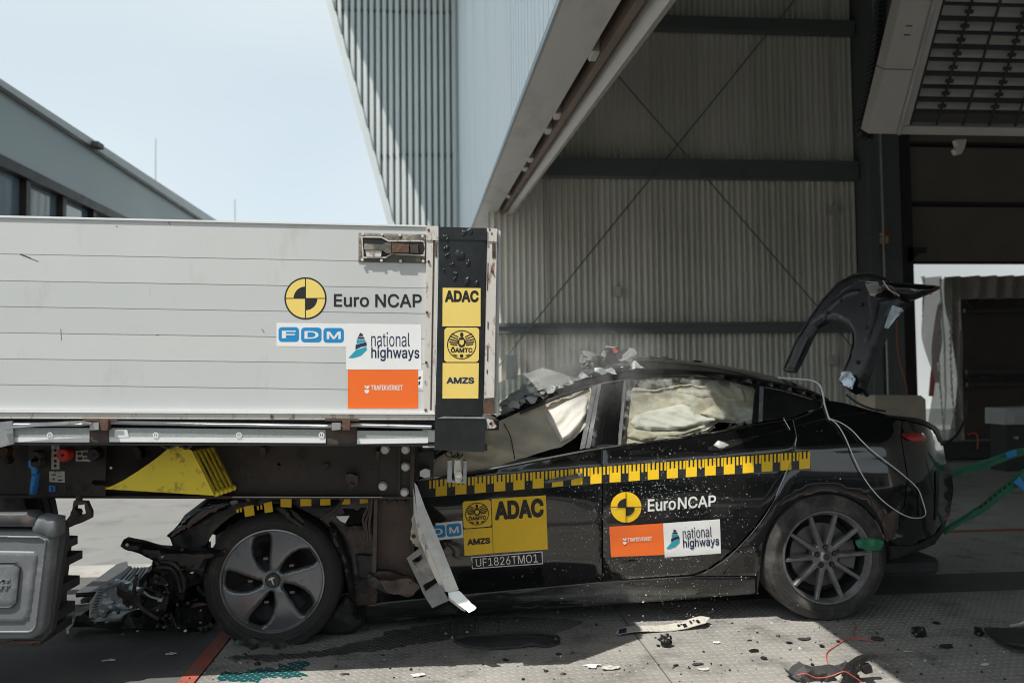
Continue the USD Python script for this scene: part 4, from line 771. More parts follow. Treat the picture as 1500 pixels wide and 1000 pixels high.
def oamtc(par, surf, q, yel):
    g = plate(par, surf, q, yel, 'yellow eagle emblem sticker', qpoly(q, np.array(rr(.02, .02, .98, .98, .09).exterior.coords)))
    def d(nm, pg, m_='ink_black', L=None):
        if isinstance(pg, list): pg = Polygon(pg)
        from shapely.ops import transform as tf
        return part(g, nm, decal(tf(lambda x, y: tuple(q(np.asarray(x, float), np.asarray(y, float)).T), pg.segmentize(.06)), surf, L or LF * 2), m_)
    d('ring', circ(.5, .5, .405).difference(circ(.5, .5, .378)))
    d('eagle_body', Polygon([(.44, .30), (.56, .30), (.62, .42), (.58, .54), (.5, .58), (.42, .54), (.38, .42)])); d('eagle_head', Polygon([(.47, .16), (.53, .16), (.55, .22), (.53, .29), (.47, .29), (.45, .22)]))
    d('shield', Polygon([(.44, .37), (.56, .37), (.56, .47), (.5, .52), (.44, .47)]), yel, LF * 3)
    for s in (-1, 1):
        for k, (a, b, c_, e) in enumerate(((.09, .27, .27, .17), (.10, .33, .31, .24), (.10, .385, .34, .32), (.11, .44, .335, .395), (.12, .495, .30, .46))):
            d('feather', Polygon([(.5 + s * a, b), (.5 + s * (c_ + .03), e), (.5 + s * (c_ + .0), e + .045), (.5 + s * a, b + .035)]))
        d('laurel', Polygon([(.5 + s * .09, .80), (.5 + s * .22, .76), (.5 + s * .25, .77), (.5 + s * .16, .83)]))
    part(g, 'lettering', text('ÖAMTC', q, (.20, .555, .80, .72), surf, LF * 2, True, .05), 'ink_black', 'the letters ÖAMTC'); d('wheel_mark', circ(.5, .81, .05))
def word(par, surf, q, s, b, m_, bold=True, L=None, nm='lettering', heavy=0): return part(par, nm, text(s, q, b, surf, L or LF * 2, bold, heavy), m_, 'the lettering ' + s)
target(trailer, S, 447.5, 437, 31, 'film_yellow', 'ink_black')
word(trailer, S, IDQ, 'Euro', (489, 430.5, 540.5, 449.5), 'ink_black', False, heavy=.028); word(trailer, S, IDQ, 'NCAP', (549.5, 430.5, 618, 450), 'ink_black', False, heavy=.028)
q = quad((405, 472.5), (507, 474), (507, 508), (405, 507)); g = plate(trailer, S, q, 'film_white', 'white sticker with three blue lettered squares')
for k, ch_ in enumerate('FDM'):
    u0 = .03 + k * .318; c = [408.0, 441, 473.7][k]; P = rr(c, 479 + k * .6, c + 30, 500.5 + k * .6, 5); b = part(g, 'blue_square', decal(P, S, LF * 2), 'film_blue'); b2 = part(g, 'lettering', text(ch_, IDQ, (c + 5, 484.2 + k * .6, c + 25.5, 495.3 + k * .6), S, LF * 3, True), 'ink_white', 'white letter ' + ch_)
part(trailer, 'sticker', decal([(612, 541), (619.5, 542), (619, 568), (612, 568)], S, .0003), 'film_white', 'white sticker mostly hidden by the orange one')
for pts in ([(613, 552), (617, 551), (616, 555), (613, 556)], [(613, 559), (616, 558), (615, 563), (613, 564)]): part(trailer, 'sticker_mark', decal(pts, S, .0006), 'ink_navy')
highways(trailer, S.lifted(.0003), quad((506.5, 473.5), (617, 475), (617, 541), (507, 541)))
trafik(trailer, S.lifted(.0002), quad((509.5, 541.3), (612.5, 541.3), (612.5, 598), (509.5, 598)))
SP = S.lifted(.0205)
q = quad((648.5, 421.5), (704, 422), (704, 478), (648, 478)); g = plate(trailer, SP, q, 'film_yellow', 'pale yellow square sticker with bold black lettering'); word(g, SP, q, 'ADAC', (.06, .06, .95, .37), 'ink_black', heavy=.05)
oamtc(trailer, SP, quad((650, 478.5), (703, 478.5), (702.5, 531), (649.5, 531)), 'film_yellow')
q = quad((648.5, 531.5), (701.5, 531.5), (700.5, 583.5), (648, 583.5)); g = plate(trailer, SP, q, 'film_yellow', 'pale yellow square sticker with navy lettering'); word(g, SP, q, 'AMZS', (.11, .40, .88, .58), 'ink_navy', heavy=.045)

# ------------------------------------------------------------------ the wrecked car
def carY(X, Z):
    y = 4.155 + .10 * np.clip((.52 - Z) / .42, 0, 2) ** 2 + .05 * np.clip((Z - .60) / .33, 0, 1) ** 2 + np.clip(Z - .93, 0, 1) * .72
    y = y - .010 * np.exp(-((Z - .34 - .02 * X) / .045) ** 2) - .008 * np.exp(-((Z - .845 - .06 * (X - 1)) / .03) ** 2)
    y = y + .007 * (meshkit.noise(np.stack([np.asarray(X) * 2.6, np.zeros_like(np.asarray(X, float)), np.asarray(Z) * 5.5], -1), 3) - .5) + .003 * (meshkit.noise(np.stack([np.asarray(X) * 7., np.zeros_like(np.asarray(X, float)), np.asarray(Z) * 13.], -1), 5) - .5)
    return y + .32 * np.clip((X - 2.28) / .55, 0, 1.3) ** 2
CS = YS(carY)
car = thing('crashed_car', 'black crash test saloon wedged under the trailer with its boot open', 'car', (.6, 4.9, 0))
def P(nm, poly, m, lift=0., thick=.012, step=10, edge=2.2, ein=.007, par=car, jitter=None, label=None, smooth=40, surf=None):
    return part(par, nm, sheet(poly, (surf or CS).lifted(lift), thick, step, edge=edge, edge_in=ein, jitter=jitter), m, label, smooth=smooth)
fd = P('front_door', [(556, 714), (640, 700), (720, 687), (800, 672), (881.2, 656.8), (881.8, 851), (690, 870), (556, 882)], 'car_paint', step=7)
rd = P('rear_door', [(883.6, 656.5), (1020, 638.5), (1103, 623.5), (1160, 615), (1166, 640), (1161, 668), (1130, 738), (1105, 772), (1080, 800), (1040, 831), (1015, 841), (884, 851)], 'car_paint', step=7)
arc = [(1210 + 93 * math.cos(a), 820 - 99 * math.sin(a)) for a in np.radians(np.linspace(22, 184, 20))]
qp = P('quarter_panel', [(1163, 614.5), (1203, 598), (1212, 586), (1240, 590.5), (1275, 600.5), (1300, 607), (1322, 611), (1320, 640), (1330, 700), (1325, 740), (1304, 776)] + arc + [(1112, 843), (1017, 843.5), (1042, 833.5), (1082, 802), (1107, 774), (1132, 740), (1163.5, 668), (1168.5, 640)], 'car_paint')
rb = P('rear_bumper', [(1323.5, 611), (1345, 613), (1360, 618), (1373, 625), (1381, 645), (1387, 678), (1395, 690), (1398, 718), (1392, 755), (1374, 786), (1340, 806), (1309, 815), (1306, 790), (1305.5, 777), (1326.5, 741), (1331.5, 700), (1321.5, 640)], 'car_paint')
P('sill', [(515, 888), (690, 871.5), (884, 853), (1015, 845.5), (1108, 845), (1108, 870), (1000, 879), (880, 887), (700, 899), (600, 908), (515, 914)], 'car_paint_dusty', ein=.012, edge=4)
P('sill_trim', [(515, 886), (690, 869.5), (884, 851.5), (1012, 843.8), (1012, 845.2), (884, 853), (690, 871.2), (515, 887.8)], 'grey_trim', lift=-.004, edge=0)
P('arch_trim', [(1108.5, 793), (1117, 795), (1115, 812), (1113, 843), (1109, 870)], 'plastic_black', lift=-.003, edge=0)
P('mud_patch', [(1080, 818), (1100, 800), (1107, 802), (1106, 838), (1060, 842), (1066, 832)], 'car_paint_dusty', lift=.0012, edge=0, thick=.0005)
# roof side, pillars, glass
R = [(640, 664), (690, 635), (724, 613), (760, 592), (800, 573), (850, 556), (900, 545), (950, 540.5), (990, 540.5), (1050, 545), (1100, 552), (1150, 562), (1188, 572), (1214, 584)]
G = [(640, 672), (690, 644), (724, 622), (760, 602), (800, 585), (850, 569), (880, 561), (917, 555.5), (960, 552), (1010, 552), (1060, 556), (1100, 561.5), (1150, 571), (1190, 583), (1208, 591)]
Rs, Gs = smoothline(R, 5), smoothline(G, 5)
P('roof_rail', np.vstack([Rs, Gs[::-1]]), 'car_paint', step=6, edge=3, ein=.02)
P('rail_trim', np.vstack([Gs[30:] + [0, -.4], Gs[30:][::-1] + [0, 1.6]]), 'chrome_trim', lift=.003, thick=.006, edge=0, step=8)
for pts, m_ in (([(868, 567), (874.5, 564), (857, 656), (850, 658)], 'grey_trim'), ([(876, 563.5), (881.5, 561.5), (864, 655.5), (858.5, 656.5)], 'grey_trim'), ([(914.5, 557), (918, 556.5), (910, 651), (906.5, 651.5)], 'grey_trim'), ([(1099, 562), (1106, 563), (1113, 566), (1111, 618), (1102, 620.5), (1107, 571)], 'car_trim'), ([(1113.5, 565.5), (1119, 566.5), (1117, 617), (1111.5, 618)], 'grey_trim')):
    P('window_trim', pts, m_, lift=.006, step=8, edge=1, ein=.004)
P('door_pillar', [(882, 561), (914, 557), (906, 652), (864.5, 656)], 'car_paint', step=8, edge=1)
P('quarter_window', [(1120, 567), (1150, 573), (1188, 584.5), (1203, 591), (1196, 597.5), (1163, 611), (1118, 616.5)], 'car_trim', step=8, edge=1.5)
gl = P('rear_window', [(918.5, 557.5), (960, 554.5), (1010, 554.5), (1060, 558.5), (1098, 563), (1106, 572), (1101, 620), (1020, 637.5), (910.8, 650.5)], 'dusty_glass', lift=-.004, thick=.004, step=14, edge=0)
belt = np.array([(556, 713), (640, 699), (720, 686), (800, 671), (882, 656), (1020, 637.5), (1103, 622.5), (1163, 613.5), (1190, 603), (1203, 594), (1210, 584)]); bs = smoothline(belt, 5)
P('belt_trim', np.vstack([bs + [0, -1.3], bs[::-1] + [0, .9]]), 'chrome_trim', lift=.004, thick=.006, edge=0, step=8)
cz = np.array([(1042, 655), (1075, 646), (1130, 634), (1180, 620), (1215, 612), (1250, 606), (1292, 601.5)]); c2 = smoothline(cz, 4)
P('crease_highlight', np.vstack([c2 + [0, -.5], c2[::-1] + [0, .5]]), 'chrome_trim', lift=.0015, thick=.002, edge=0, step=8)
P('door_handle', [(1046, 652), (1053, 645), (1062, 648), (1069, 651.5), (1061, 656), (1055, 656.5)], 'alu_bright', lift=.012, thick=.012, step=4, edge=2, ein=.008)
P('handle_recess', [(1036, 657), (1048, 650), (1054, 644.5), (1064, 646), (1100, 640), (1104, 643), (1070, 655), (1056, 659), (1040, 660)], 'car_trim', lift=.001, thick=.002, step=6, edge=0)
P('door_handle', [(797, 704.5), (820, 699), (840, 696), (850, 692), (854, 694), (852, 699), (840, 702), (800, 708)], 'grey_trim', lift=.016, thick=.014, step=4, edge=2, ein=.008)
# roof, windscreen and the far side
def hit(pts, s=CS): p = np.asarray(pts, float); return s.hit(p[:, 0], p[:, 1])
far = lambda v: np.c_[v[:, 0], 10.02 - v[:, 1], v[:, 2]]
rp_ = hit(Rs[20:]); i0 = 20
rm = loft(rp_, far(rp_), 16, lambda t: np.array([0, 0, .075 * 4 * t * (1 - t)]))
part(car, 'roof', closed(rm.vertices, rm.faces, np.array([0, 0, -.012])), 'car_paint', smooth=50)
wp = hit(Rs[:26]); wm = loft(wp, far(wp), 24, lambda t: np.array([-.14, 0, .07]) * 4 * t * (1 - t)); wm.vertices += nz(.03, 7, 3)(wm.vertices) * np.clip((wm.vertices[:, 1] - 4.6) / .2, 0, 1)[:, None]
part(car, 'windscreen', wm, 'crazed_glass', smooth=25)
dk = hit([(1206, 586), (1240, 592), (1275, 602), (1300, 608.5), (1340, 614)]); part(car, 'boot_surround', loft(dk, far(dk), 4), 'plastic_black')
fv = lambda poly: [tuple(q) for q in poly]
def farpanel(nm, poly, m):
    p, f = delaunay(Polygon(poly), 20); v = CS.hit(p[:, 0], p[:, 1]); v = far(v); part(car, nm, closed(v, f, np.array([0, -.01, 0])), m, smooth=40)
farpanel('far_side', [(400, 742), (556, 714), (640, 700), (882, 656), (1160, 615), (1240, 591), (1322, 611), (1381, 645), (1398, 718), (1374, 786), (1309, 815), (1270, 740), (1210, 722), (1150, 740), (1112, 845), (700, 895), (515, 905), (500, 815)], 'car_paint')
part(car, 'underbody', bx(-.75, 2.75, 4.36, 5.75, .17, .26, .02), 'hall_dark', smooth=False)
part(car, 'wheel_well', bx(1.55, 2.42, 4.40, 5.6, .24, .70, .1), 'hall_dark', smooth=False); part(car, 'wheel_well', bx(-1.2, -.38, 4.42, 5.6, .24, .70, .1), 'hall_dark', smooth=False)
part(car, 'cabin_floor', bx(-.6, 2.3, 4.5, 5.5, .27, .75, .05), 'hall_dark', smooth=False)
part(car, 'boot_floor', bx(1.9, 2.72, 4.75, 5.3, .40, .90, .05), 'hall_dark', smooth=False)
part(car, 'seat', trimesh.convex.convex_hull(np.array([[x, y, z] for y in (4.65, 5.35) for (x, z) in ((.95, .7), (1.15, .72), (1.42, 1.2), (1.3, 1.24))])), 'cabinet_dark', smooth=False)
part(car, 'seat', trimesh.convex.convex_hull(np.array([[x, y, z] for y in (4.6, 5.05) for (x, z) in ((.1, .7), (.3, .72), (.6, 1.16), (.48, 1.2))])), 'cabinet_dark', smooth=False)
part(car, 'rear_shelf', loft(hit([(1090, 600), (1210, 592)], YS(4.7)), hit([(1090, 600), (1210, 592)], YS(4.7)) + [0, .7, 0]), 'hall_dark')
# airbags
fold = lambda a, sx, sz, sd: (lambda v: np.c_[np.zeros(len(v)), a * (np.sin(v[:, 0] * sx + v[:, 2] * sz + 4 * meshkit.fbm(v * 3, 3, sd)) + 2.4 * (meshkit.fbm(v * [7, 3, 9], 3, sd) - .5)), np.zeros(len(v))])
def crease(a, sx, sz, sd):
    def jt(v):
        w = np.zeros_like(v); q = v[:, 0] * sx + v[:, 2] * sz + 3.2 * meshkit.fbm(v * 4, 3, sd); w[:, 1] = .8 * a * (1.2 * np.abs(np.sin(q)) + .6 * np.abs(np.sin(q * 2.3 + 1)) + 3 * (meshkit.fbm(v * [9, 3, 11], 4, sd + 3) - .5)); return w
    return jt
ab = part(car, 'curtain_airbag', sheet([(640, 671), (690, 640), (724, 620), (760, 604), (800, 588), (850, 572), (866, 568), (868, 582), (862, 618), (845, 641), (822, 655), (790, 664), (760, 673), (720, 688), (696, 699), (668, 708), (640, 706), (630, 690)], CS.lifted(.01), .01, 5, jitter=crease(.022, 9, 26, 1)), 'airbag', smooth=50)
part(ab, 'bright_fold', sheet([(800, 606), (832, 588), (858, 577), (866, 582), (861, 606), (854, 624), (838, 642), (822, 648), (812, 630), (803, 616)], CS.lifted(.035), .02, 2.5, edge=6, edge_in=.03, jitter=crease(.012, 20, -30, 5)), 'airbag_white', smooth=60)
part(ab, 'seam', tube([CS.lifted(.02).hit(np.float64(x), np.float64(y)) for x, y in ((738, 620), (748, 640), (754, 672))], .003, 5), 'ink_black')
part(car, 'window_gasket', tube([CS.lifted(.012).hit(np.float64(x), np.float64(y)) for x, y in ((762, 604), (800, 589), (830, 577), (862, 567))], .009, 6), 'plastic_black')
a2 = part(car, 'rear_airbag', sheet([(912, 650), (918, 600), (928, 568), (985, 557), (1030, 556), (1080, 561), (1106, 568), (1105, 612), (1080, 620), (1055, 618), (1036, 630), (1000, 640), (960, 648)], CS.lifted(-.06), .02, 3, jitter=crease(.016, 9, 17, 9)), 'airbag', smooth=60)
for pts, lf, sx, sz, sd, m_ in (([(926, 619), (933, 608), (955, 602), (973, 598), (1003, 592), (1014, 596), (1022, 606), (1040, 612), (1060, 613), (1040, 620), (1010, 627), (985, 631), (953, 630), (932, 628)], -.030, 14, 40, 2, 'airbag_white'), ([(1030, 606), (1048, 594), (1062, 592), (1082, 598), (1100, 600), (1102, 612), (1080, 618), (1052, 616)], -.040, 30, 22, 4, 'airbag'), ([(918, 640), (930, 626), (960, 632), (1000, 628), (1034, 620), (1040, 628), (1000, 640), (940, 648)], -.045, 10, 40, 7, 'airbag'), ([(985, 562), (1000, 558), (1050, 560), (1090, 565), (1098, 590), (1060, 588), (1020, 580), (992, 578)], -.050, 22, 12, 5, 'airbag')):
    part(a2, 'cushion_fold', sheet(pts, CS.lifted(lf), .02, 2.5, edge=6, edge_in=.028, jitter=crease(.011, sx, sz, sd)), m_, smooth=60)
# torn roof edge: cloth, liner and shards
def rag(poly, Y, m, amp=.03, sd=0, nm='torn_lining', lift=None, step=4, label=None):
    s_ = YS(Y) if lift is None else CS.lifted(lift); return part(car, nm, sheet(poly, s_, .006, step, jitter=nz(amp, 16, sd)), m, label, smooth=15)
rag([(842, 540), (846, 520), (858, 511), (874, 514), (882, 508), (888, 520), (880, 534), (868, 545), (855, 548)], 4.75, 'cloth_grey', .06, 1)
rag([(880, 520), (890, 506), (905, 505), (920, 508), (932, 520), (926, 533), (910, 536), (890, 534)], 4.70, 'cloth_grey', .06, 2)
rag([(884, 515), (893, 508), (904, 522), (914, 532), (890, 531)], 4.62, 'wreck_black', .03, 3); rag([(896, 512), (901, 510), (905, 516), (899, 518)], 4.6, 'cord_red', .01, 4)
rag([(926, 531), (940, 524), (960, 521), (1010, 527), (1040, 534), (990, 536), (940, 538)], 4.85, 'wreck_black', .03, 5)
for (x0, y0, x1, y1, n_) in ((735, 604, 835, 562, 18), (835, 556, 935, 538, 8), (700, 618, 770, 592, 8)):
    for k in range(n_):
        t = (k + RNG.uniform(0, 1)) / n_; x, y = x0 + (x1 - x0) * t, y0 + (y1 - y0) * t; r = RNG.uniform(4, 11); a = RNG.uniform(0, 6)
        rag([(x + r * RNG.uniform(.5, 1.3) * math.cos(a + u), y - 3 + r * .6 * RNG.uniform(.4, 1.2) * math.sin(a + u)) for u in np.linspace(0, 5.4, 7)], 4.5, ['cloth_grey', 'shard_white', 'wreck_black', 'shard_white'][k % 4], .03, k, 'roof_shard', RNG.uniform(-.02, .035), 2.5)
for k, pts in enumerate(([(762, 566), (778, 556), (800, 558), (806, 572), (790, 584), (770, 580)], [(780, 560), (812, 552), (836, 545), (846, 556), (820, 570), (800, 574)], [(732, 588), (752, 572), (768, 570), (772, 584), (750, 596)])): rag(pts, 5.0, 'shard_white', .04, 20 + k, 'windscreen_flap')
# front end
F_ = nz(.035, 7, 11, (.3, 1, .4))
fw_ = [(400 + 112 * math.cos(a), 850 - 112 * math.sin(a)) for a in np.radians(np.linspace(-5, 172, 20))]
P('front_fender', [(262, 826), (246, 786), (270, 763), (300, 744), (345, 731), (420, 722), (556, 713), (556, 800), (540, 862), (514, 866)] + fw_, 'wreck_black', step=7, edge=3, jitter=F_, smooth=25)
P('crumpled_bonnet', [(243, 784), (262, 766), (300, 740), (352, 728), (420, 716), (420, 722), (346, 738), (310, 753), (272, 776), (250, 788)], 'car_paint', lift=.04, step=5, edge=2, jitter=nz(.014, 10, 4), smooth=30)
bon = hit([(250, 783), (300, 742), (352, 729), (420, 718), (556, 708)]); bm = loft(bon, far(bon) - [0, .1, 0], 14, lambda t: np.array([0, 0, .05 * math.sin(9 * t)])); bm.vertices += nz(.03, 5, 6)(bm.vertices); part(car, 'bonnet', bm, 'wreck_black', smooth=25)
P('fender_base', [(505, 760), (556, 742), (556, 882), (515, 890), (512, 850)], 'wreck_brown', lift=-.03, step=6, jitter=nz(.02, 14, 2), smooth=20)
for pts, lf, m_, sd in (([(250, 790), (300, 755), (345, 745), (330, 770), (305, 800), (292, 815), (262, 828), (240, 812)], -.10, 'wreck_black', 31), ([(240, 806), (300, 800), (300, 850), (306, 905), (292, 934), (266, 930), (240, 915), (214, 894), (203, 868), (212, 835)], -.16, 'wreck_black', 32), ([(262, 800), (300, 812), (298, 850), (280, 862), (268, 840)], -.05, 'wreck_brown', 33), ([(232, 838), (262, 826), (278, 850), (270, 880), (244, 886), (228, 864)], -.08, 'plastic_black', 34), ([(256, 880), (290, 870), (306, 900), (300, 932), (262, 925)], -.03, 'wreck_black', 35), ([(206, 862), (232, 850), (250, 890), (236, 912), (212, 896)], -.02, 'wreck_black', 36)):
    P('wrecked_front', pts, m_, lift=lf, step=6, edge=4, ein=.05, jitter=nz(.05, 13, sd), smooth=15)
cbm = P('crash_beam', [(176, 801), (180, 789.5), (205, 797), (238, 803), (262, 806), (330, 806), (326, 816), (300, 822), (296, 846), (262, 831), (225, 822), (203, 811), (181, 806)], 'wreck_black', lift=.10, thick=.06, step=6, edge=2, ein=.02, jitter=nz(.012, 14, 8), smooth=25)
part(cbm, 'beam_hole', decal(circ(186, 797.5, 2.4, 6), CS, .14), 'label_white')
for k in range(12):
    x, y = RNG.uniform(225, 300), RNG.uniform(800, 910); pts = [(x + RNG.normal(0, 10) + 6 * i, y + RNG.normal(0, 9) + 4 * i) for i in range(4)]
    part(car, 'loose_hose', tube([CS.lifted(RNG.uniform(-.05, .12)).hit(np.float64(a), np.float64(b)) for a, b in pts], RNG.uniform(.004, .010), 6), ['plastic_black', 'wreck_brown', 'wreck_black'][k % 3])
for pts, r in (([(236, 822), (252, 824), (264, 836), (270, 856), (268, 866)], .009), ([(230, 830), (250, 832), (260, 846), (264, 866)], .008), ([(200, 842), (197, 870), (208, 890), (232, 906)], .009), ([(520, 690), (500, 735), (470, 760)], .006)):
    part(car, 'loose_hose', tube([CS.lifted(.10).hit(np.float64(a), np.float64(b)) for a, b in pts], r, 8), 'wreck_brown')
part(car, 'silver_strip', tube([CS.lifted(.09).hit(np.float64(a), np.float64(b)) for a, b in ((211, 866), (220, 873), (230, 876), (238, 877))], .005, 6), 'bolt_zinc')
for k in range(16):
    x, y = RNG.uniform(225, 300), RNG.uniform(800, 915); r = RNG.uniform(1.2, 4.5); P('bright_fragment', [(x, y), (x + r * 1.4, y - r * .4), (x + r, y + r * .7), (x - .3 * r, y + r * .5)], ['alu_bright', 'lamp_silver', 'cabinet_dark'][k % 3], lift=RNG.uniform(0, .12), step=3, edge=0, jitter=nz(.01, 30, k))
P('suspension_link', [(400, 745), (410, 738), (420, 742), (432, 760), (446, 772), (440, 776), (424, 766), (410, 752)], 'wreck_black', lift=.06, step=4, edge=1, jitter=nz(.01, 20, 3)); P('suspension_link', [(420, 742), (436, 752), (450, 770), (445, 772), (428, 758)], 'wreck_brown', lift=.05, step=4, edge=1); P('silver_shield', [(492, 756), (512, 755), (506, 766), (499, 763)], 'alu_bright', lift=.02, step=4, edge=0)
P('arch_liner', [(480, 768), (492, 775), (508, 810), (516, 850), (519, 885), (513, 888), (506, 850), (498, 815), (484, 788)], 'plastic_black', lift=.05, thick=.05, step=5, edge=2, ein=.02)
P('arch_liner', [(470, 905), (490, 890), (508, 870), (518, 885), (521, 902), (534, 906), (533, 918), (518, 929), (490, 932), (462, 931), (450, 920)], 'plastic_black', lift=.08, thick=.08, step=5, edge=4, ein=.04, jitter=nz(.01, 20, 6))
P('torn_skirt', [(336, 930), (352, 938), (375, 936), (400, 941), (420, 937), (432, 941), (420, 948), (404, 949), (392, 946), (370, 950), (350, 944)], 'wreck_black', step=4, edge=0, jitter=nz(.02, 30, 6), surf=YS(3.93))
for pts, m_, lf in (([(505, 772), (522, 768), (548, 782), (556, 800), (530, 806), (512, 796)], 'wreck_brown', .03), ([(520, 815), (556, 812), (552, 845), (524, 850)], 'plastic_black', .02), ([(512, 858), (540, 846), (556, 862), (548, 884), (520, 888)], 'wreck_brown', .01), ([(500, 742), (548, 740), (544, 770), (508, 768)], 'gloss_black', .01)):
    P('torn_fender_piece', pts, m_, lift=lf, step=5, edge=2, jitter=nz(.02, 18, 6), smooth=20)
# tail
P('tail_lamp', [(1321, 637.5), (1336, 634.5), (1352, 633.5), (1357, 640), (1356, 647), (1340, 648)], 'tail_red', lift=.004, step=5, edge=1.5, ein=.004)
P('bumper_edge', [(1372, 690), (1376, 688), (1377, 720), (1374, 752), (1371, 762), (1372, 725)], 'car_trim', lift=.012, step=5, edge=1); P('diffuser', [(1304, 800), (1340, 800), (1374, 782), (1388, 760), (1385, 775), (1370, 798), (1330, 812), (1306, 820)], 'plastic_black', lift=.012, step=6, edge=2, jitter=nz(.01, 14, 2))
P('torn_liner', [(1272, 722), (1284, 735), (1300, 752), (1310, 748), (1322, 736), (1318, 760), (1308, 790), (1300, 792), (1292, 765), (1280, 745)], 'wreck_brown', lift=.01, step=5, edge=2, jitter=nz(.015, 20, 5), smooth=20)
P('bumper_strake', [(1345, 707), (1348, 714), (1349, 752), (1346, 756)], 'car_trim', lift=.006, step=5, edge=0)
P('boot_sill', [(1300, 607.5), (1345, 612), (1362, 618), (1376, 628), (1384, 652), (1380, 653), (1370, 630), (1356, 622), (1330, 615), (1300, 610.5)], 'plastic_black', lift=.012, step=5, edge=1)
# boot lid, standing open
n0, f0, n1 = at(1245, 560, 4.55), at(1155, 540, 5.45), at(1312, 425, 4.55); HN = np.cross(f0 - n0, n1 - n0); HP = PL(n0, HN)
lid = Polygon([(1146, 541), (1165, 498), (1185, 465), (1205, 437), (1228, 412), (1250, 401), (1275, 399), (1295, 405), (1308, 415), (1318, 428), (1324, 440), (1314, 448), (1300, 463), (1289, 487), (1276, 517), (1264, 545), (1257, 566), (1243, 572), (1230, 560), (1233, 547), (1243, 522), (1248, 500), (1247, 485), (1240, 474), (1225, 466), (1205, 467), (1191, 476), (1182, 492), (1169, 520), (1158, 541)]).buffer(1).buffer(-1)
bl_ = part(car, 'boot_lid', sheet(lid, HP, .035, 4, edge=4, edge_in=.018), 'lid_black', smooth=50)
for pts in ([(1196, 462), (1214, 440), (1238, 424), (1262, 420), (1258, 430), (1240, 436), (1222, 450), (1206, 466)], [(1268, 424), (1290, 430), (1286, 460), (1270, 505), (1262, 500), (1272, 460)], [(1210, 446), (1232, 420), (1256, 408), (1284, 408), (1282, 412), (1256, 413), (1236, 425), (1214, 449)]): part(bl_, 'pressed_rib', sheet(pts, HP.lifted(.008), .014, 3, edge=3, edge_in=.012), 'lid_black', smooth=50)
for q in ((1232, 440), (1262, 446), (1288, 420), (1270, 480), (1256, 530), (1212, 458)): part(bl_, 'trim_clip', trimesh.creation.icosphere(1, .012).apply_translation(HP.lifted(.006).hit(np.float64(q[0]), np.float64(q[1]))), 'plastic_black')
part(bl_, 'lid_rim', sheet(lid.difference(lid.buffer(-1.6)), HP.lifted(-.012), .02, 1.5), 'plastic_black', smooth=40)
part(bl_, 'hinge_slot', decal([(1160, 537), (1172, 508), (1181, 492), (1184, 494), (1174, 516), (1164, 537)], HP, .012), 'cabinet_dark')
LS = YS(4.50)
part(bl_, 'spoiler', sheet([(1291, 408), (1310, 410), (1345, 414), (1372, 416), (1385, 418), (1384, 422), (1370, 429), (1348, 438), (1328, 444), (1314, 442), (1300, 428)], LS, .14, 6, edge=5, edge_in=.05), 'car_paint', smooth=50)
part(bl_, 'edge_strip', tube([LS.lifted(.012).hit(np.float64(x), np.float64(y)) for x, y in ((1293, 411), (1302, 424), (1313, 430), (1320, 437), (1323, 442))], .006, 6), 'chrome_trim')
part(bl_, 'red_marker', decal(circ(1363, 430, 1.8, 5), LS, .02), 'tail_red')
part(bl_, 'lining_panel', sheet([(1295, 480), (1301, 462), (1307, 447), (1324, 452), (1312, 463), (1299, 480)], HP.lifted(.03), .01, 5), 'lamp_silver', smooth=20)
part(bl_, 'lining_panel', sheet([(1229, 556), (1233, 544), (1245, 543), (1252, 553), (1245, 569), (1236, 564)], HP.lifted(.03), .01, 4, jitter=nz(.01, 30, 2)), 'lamp_silver', smooth=20)
part(bl_, 'gas_strut', tube([at(1253, 548, 4.6), at(1262, 563, 4.6), at(1271, 580, 4.6)], .012, 8), 'car_trim')
part(car, 'cable_loop', tube([CS.lifted(.03).hit(np.float64(x), np.float64(y)) for x, y in ((1240, 578), (1256, 590), (1275, 598), (1297, 602))], .006, 6), 'plastic_black')

# wheels
def tyre(par, c, r, w, y0, flat=False):
    ri = .238; pf = [(ri, y0 + .015), (ri + .006, y0 + .004), (ri + .02, y0 - .001), (ri + .034, y0 - .004), (ri + .036, y0 - .0065), (ri + .050, y0 - .0075), (ri + .052, y0 - .0055), (r - .034, y0 - .003), (r - .032, y0 - .0005), (r - .012, y0 + .010), (r - .004, y0 + .028)]
    for g in (.30, .5, .70): pf += [(r, y0 + w * (g - .045)), (r - .008, y0 + w * (g - .035)), (r - .008, y0 + w * (g + .0)), (r, y0 + w * (g + .01))]
    pf += [(r - .004, y0 + w - .03), (r - .03, y0 + w), (ri, y0 + w - .01)]
    m_ = revY(pf, c, 120)
    if flat:
        v = m_.vertices; low = np.clip(.12 - v[:, 2], 0, 1); v[:, 2] = np.where(v[:, 2] < .02, .004 + (v[:, 2] - v[:, 2].min()) * .12, v[:, 2]); v[:, 0] += (v[:, 0] - c[0]) * low * .5; v[:, 1] -= low * .12; m_.vertices = v
    t_ = part(par, 'tyre', m_, 'rubber_dark' if flat else 'rubber', smooth=35)
    for k in range(72):                        # tread blocks' cuts on the shoulder
        a = k * 2 * np.pi / 72; b = bx(-.0018, .0018, y0 + .006, y0 + w * .24, 0, 1) if False else trimesh.convex.convex_hull(np.array([[s_ * .0016, y0 + yy_, rr_ + o_] for s_ in (-1, 1) for (yy_, rr_) in ((.0085, r - .013), (.028, r - .0042), (.062, r - .0002)) for o_ in (0, -.006)]))
        b.apply_transform(trimesh.transformations.rotation_matrix(a, [0, 1, 0])); b.apply_translation([c[0], 0, c[1]])
        if not flat: part(t_, 'tread_cut', b, 'ink_black', smooth=False)
    return t_
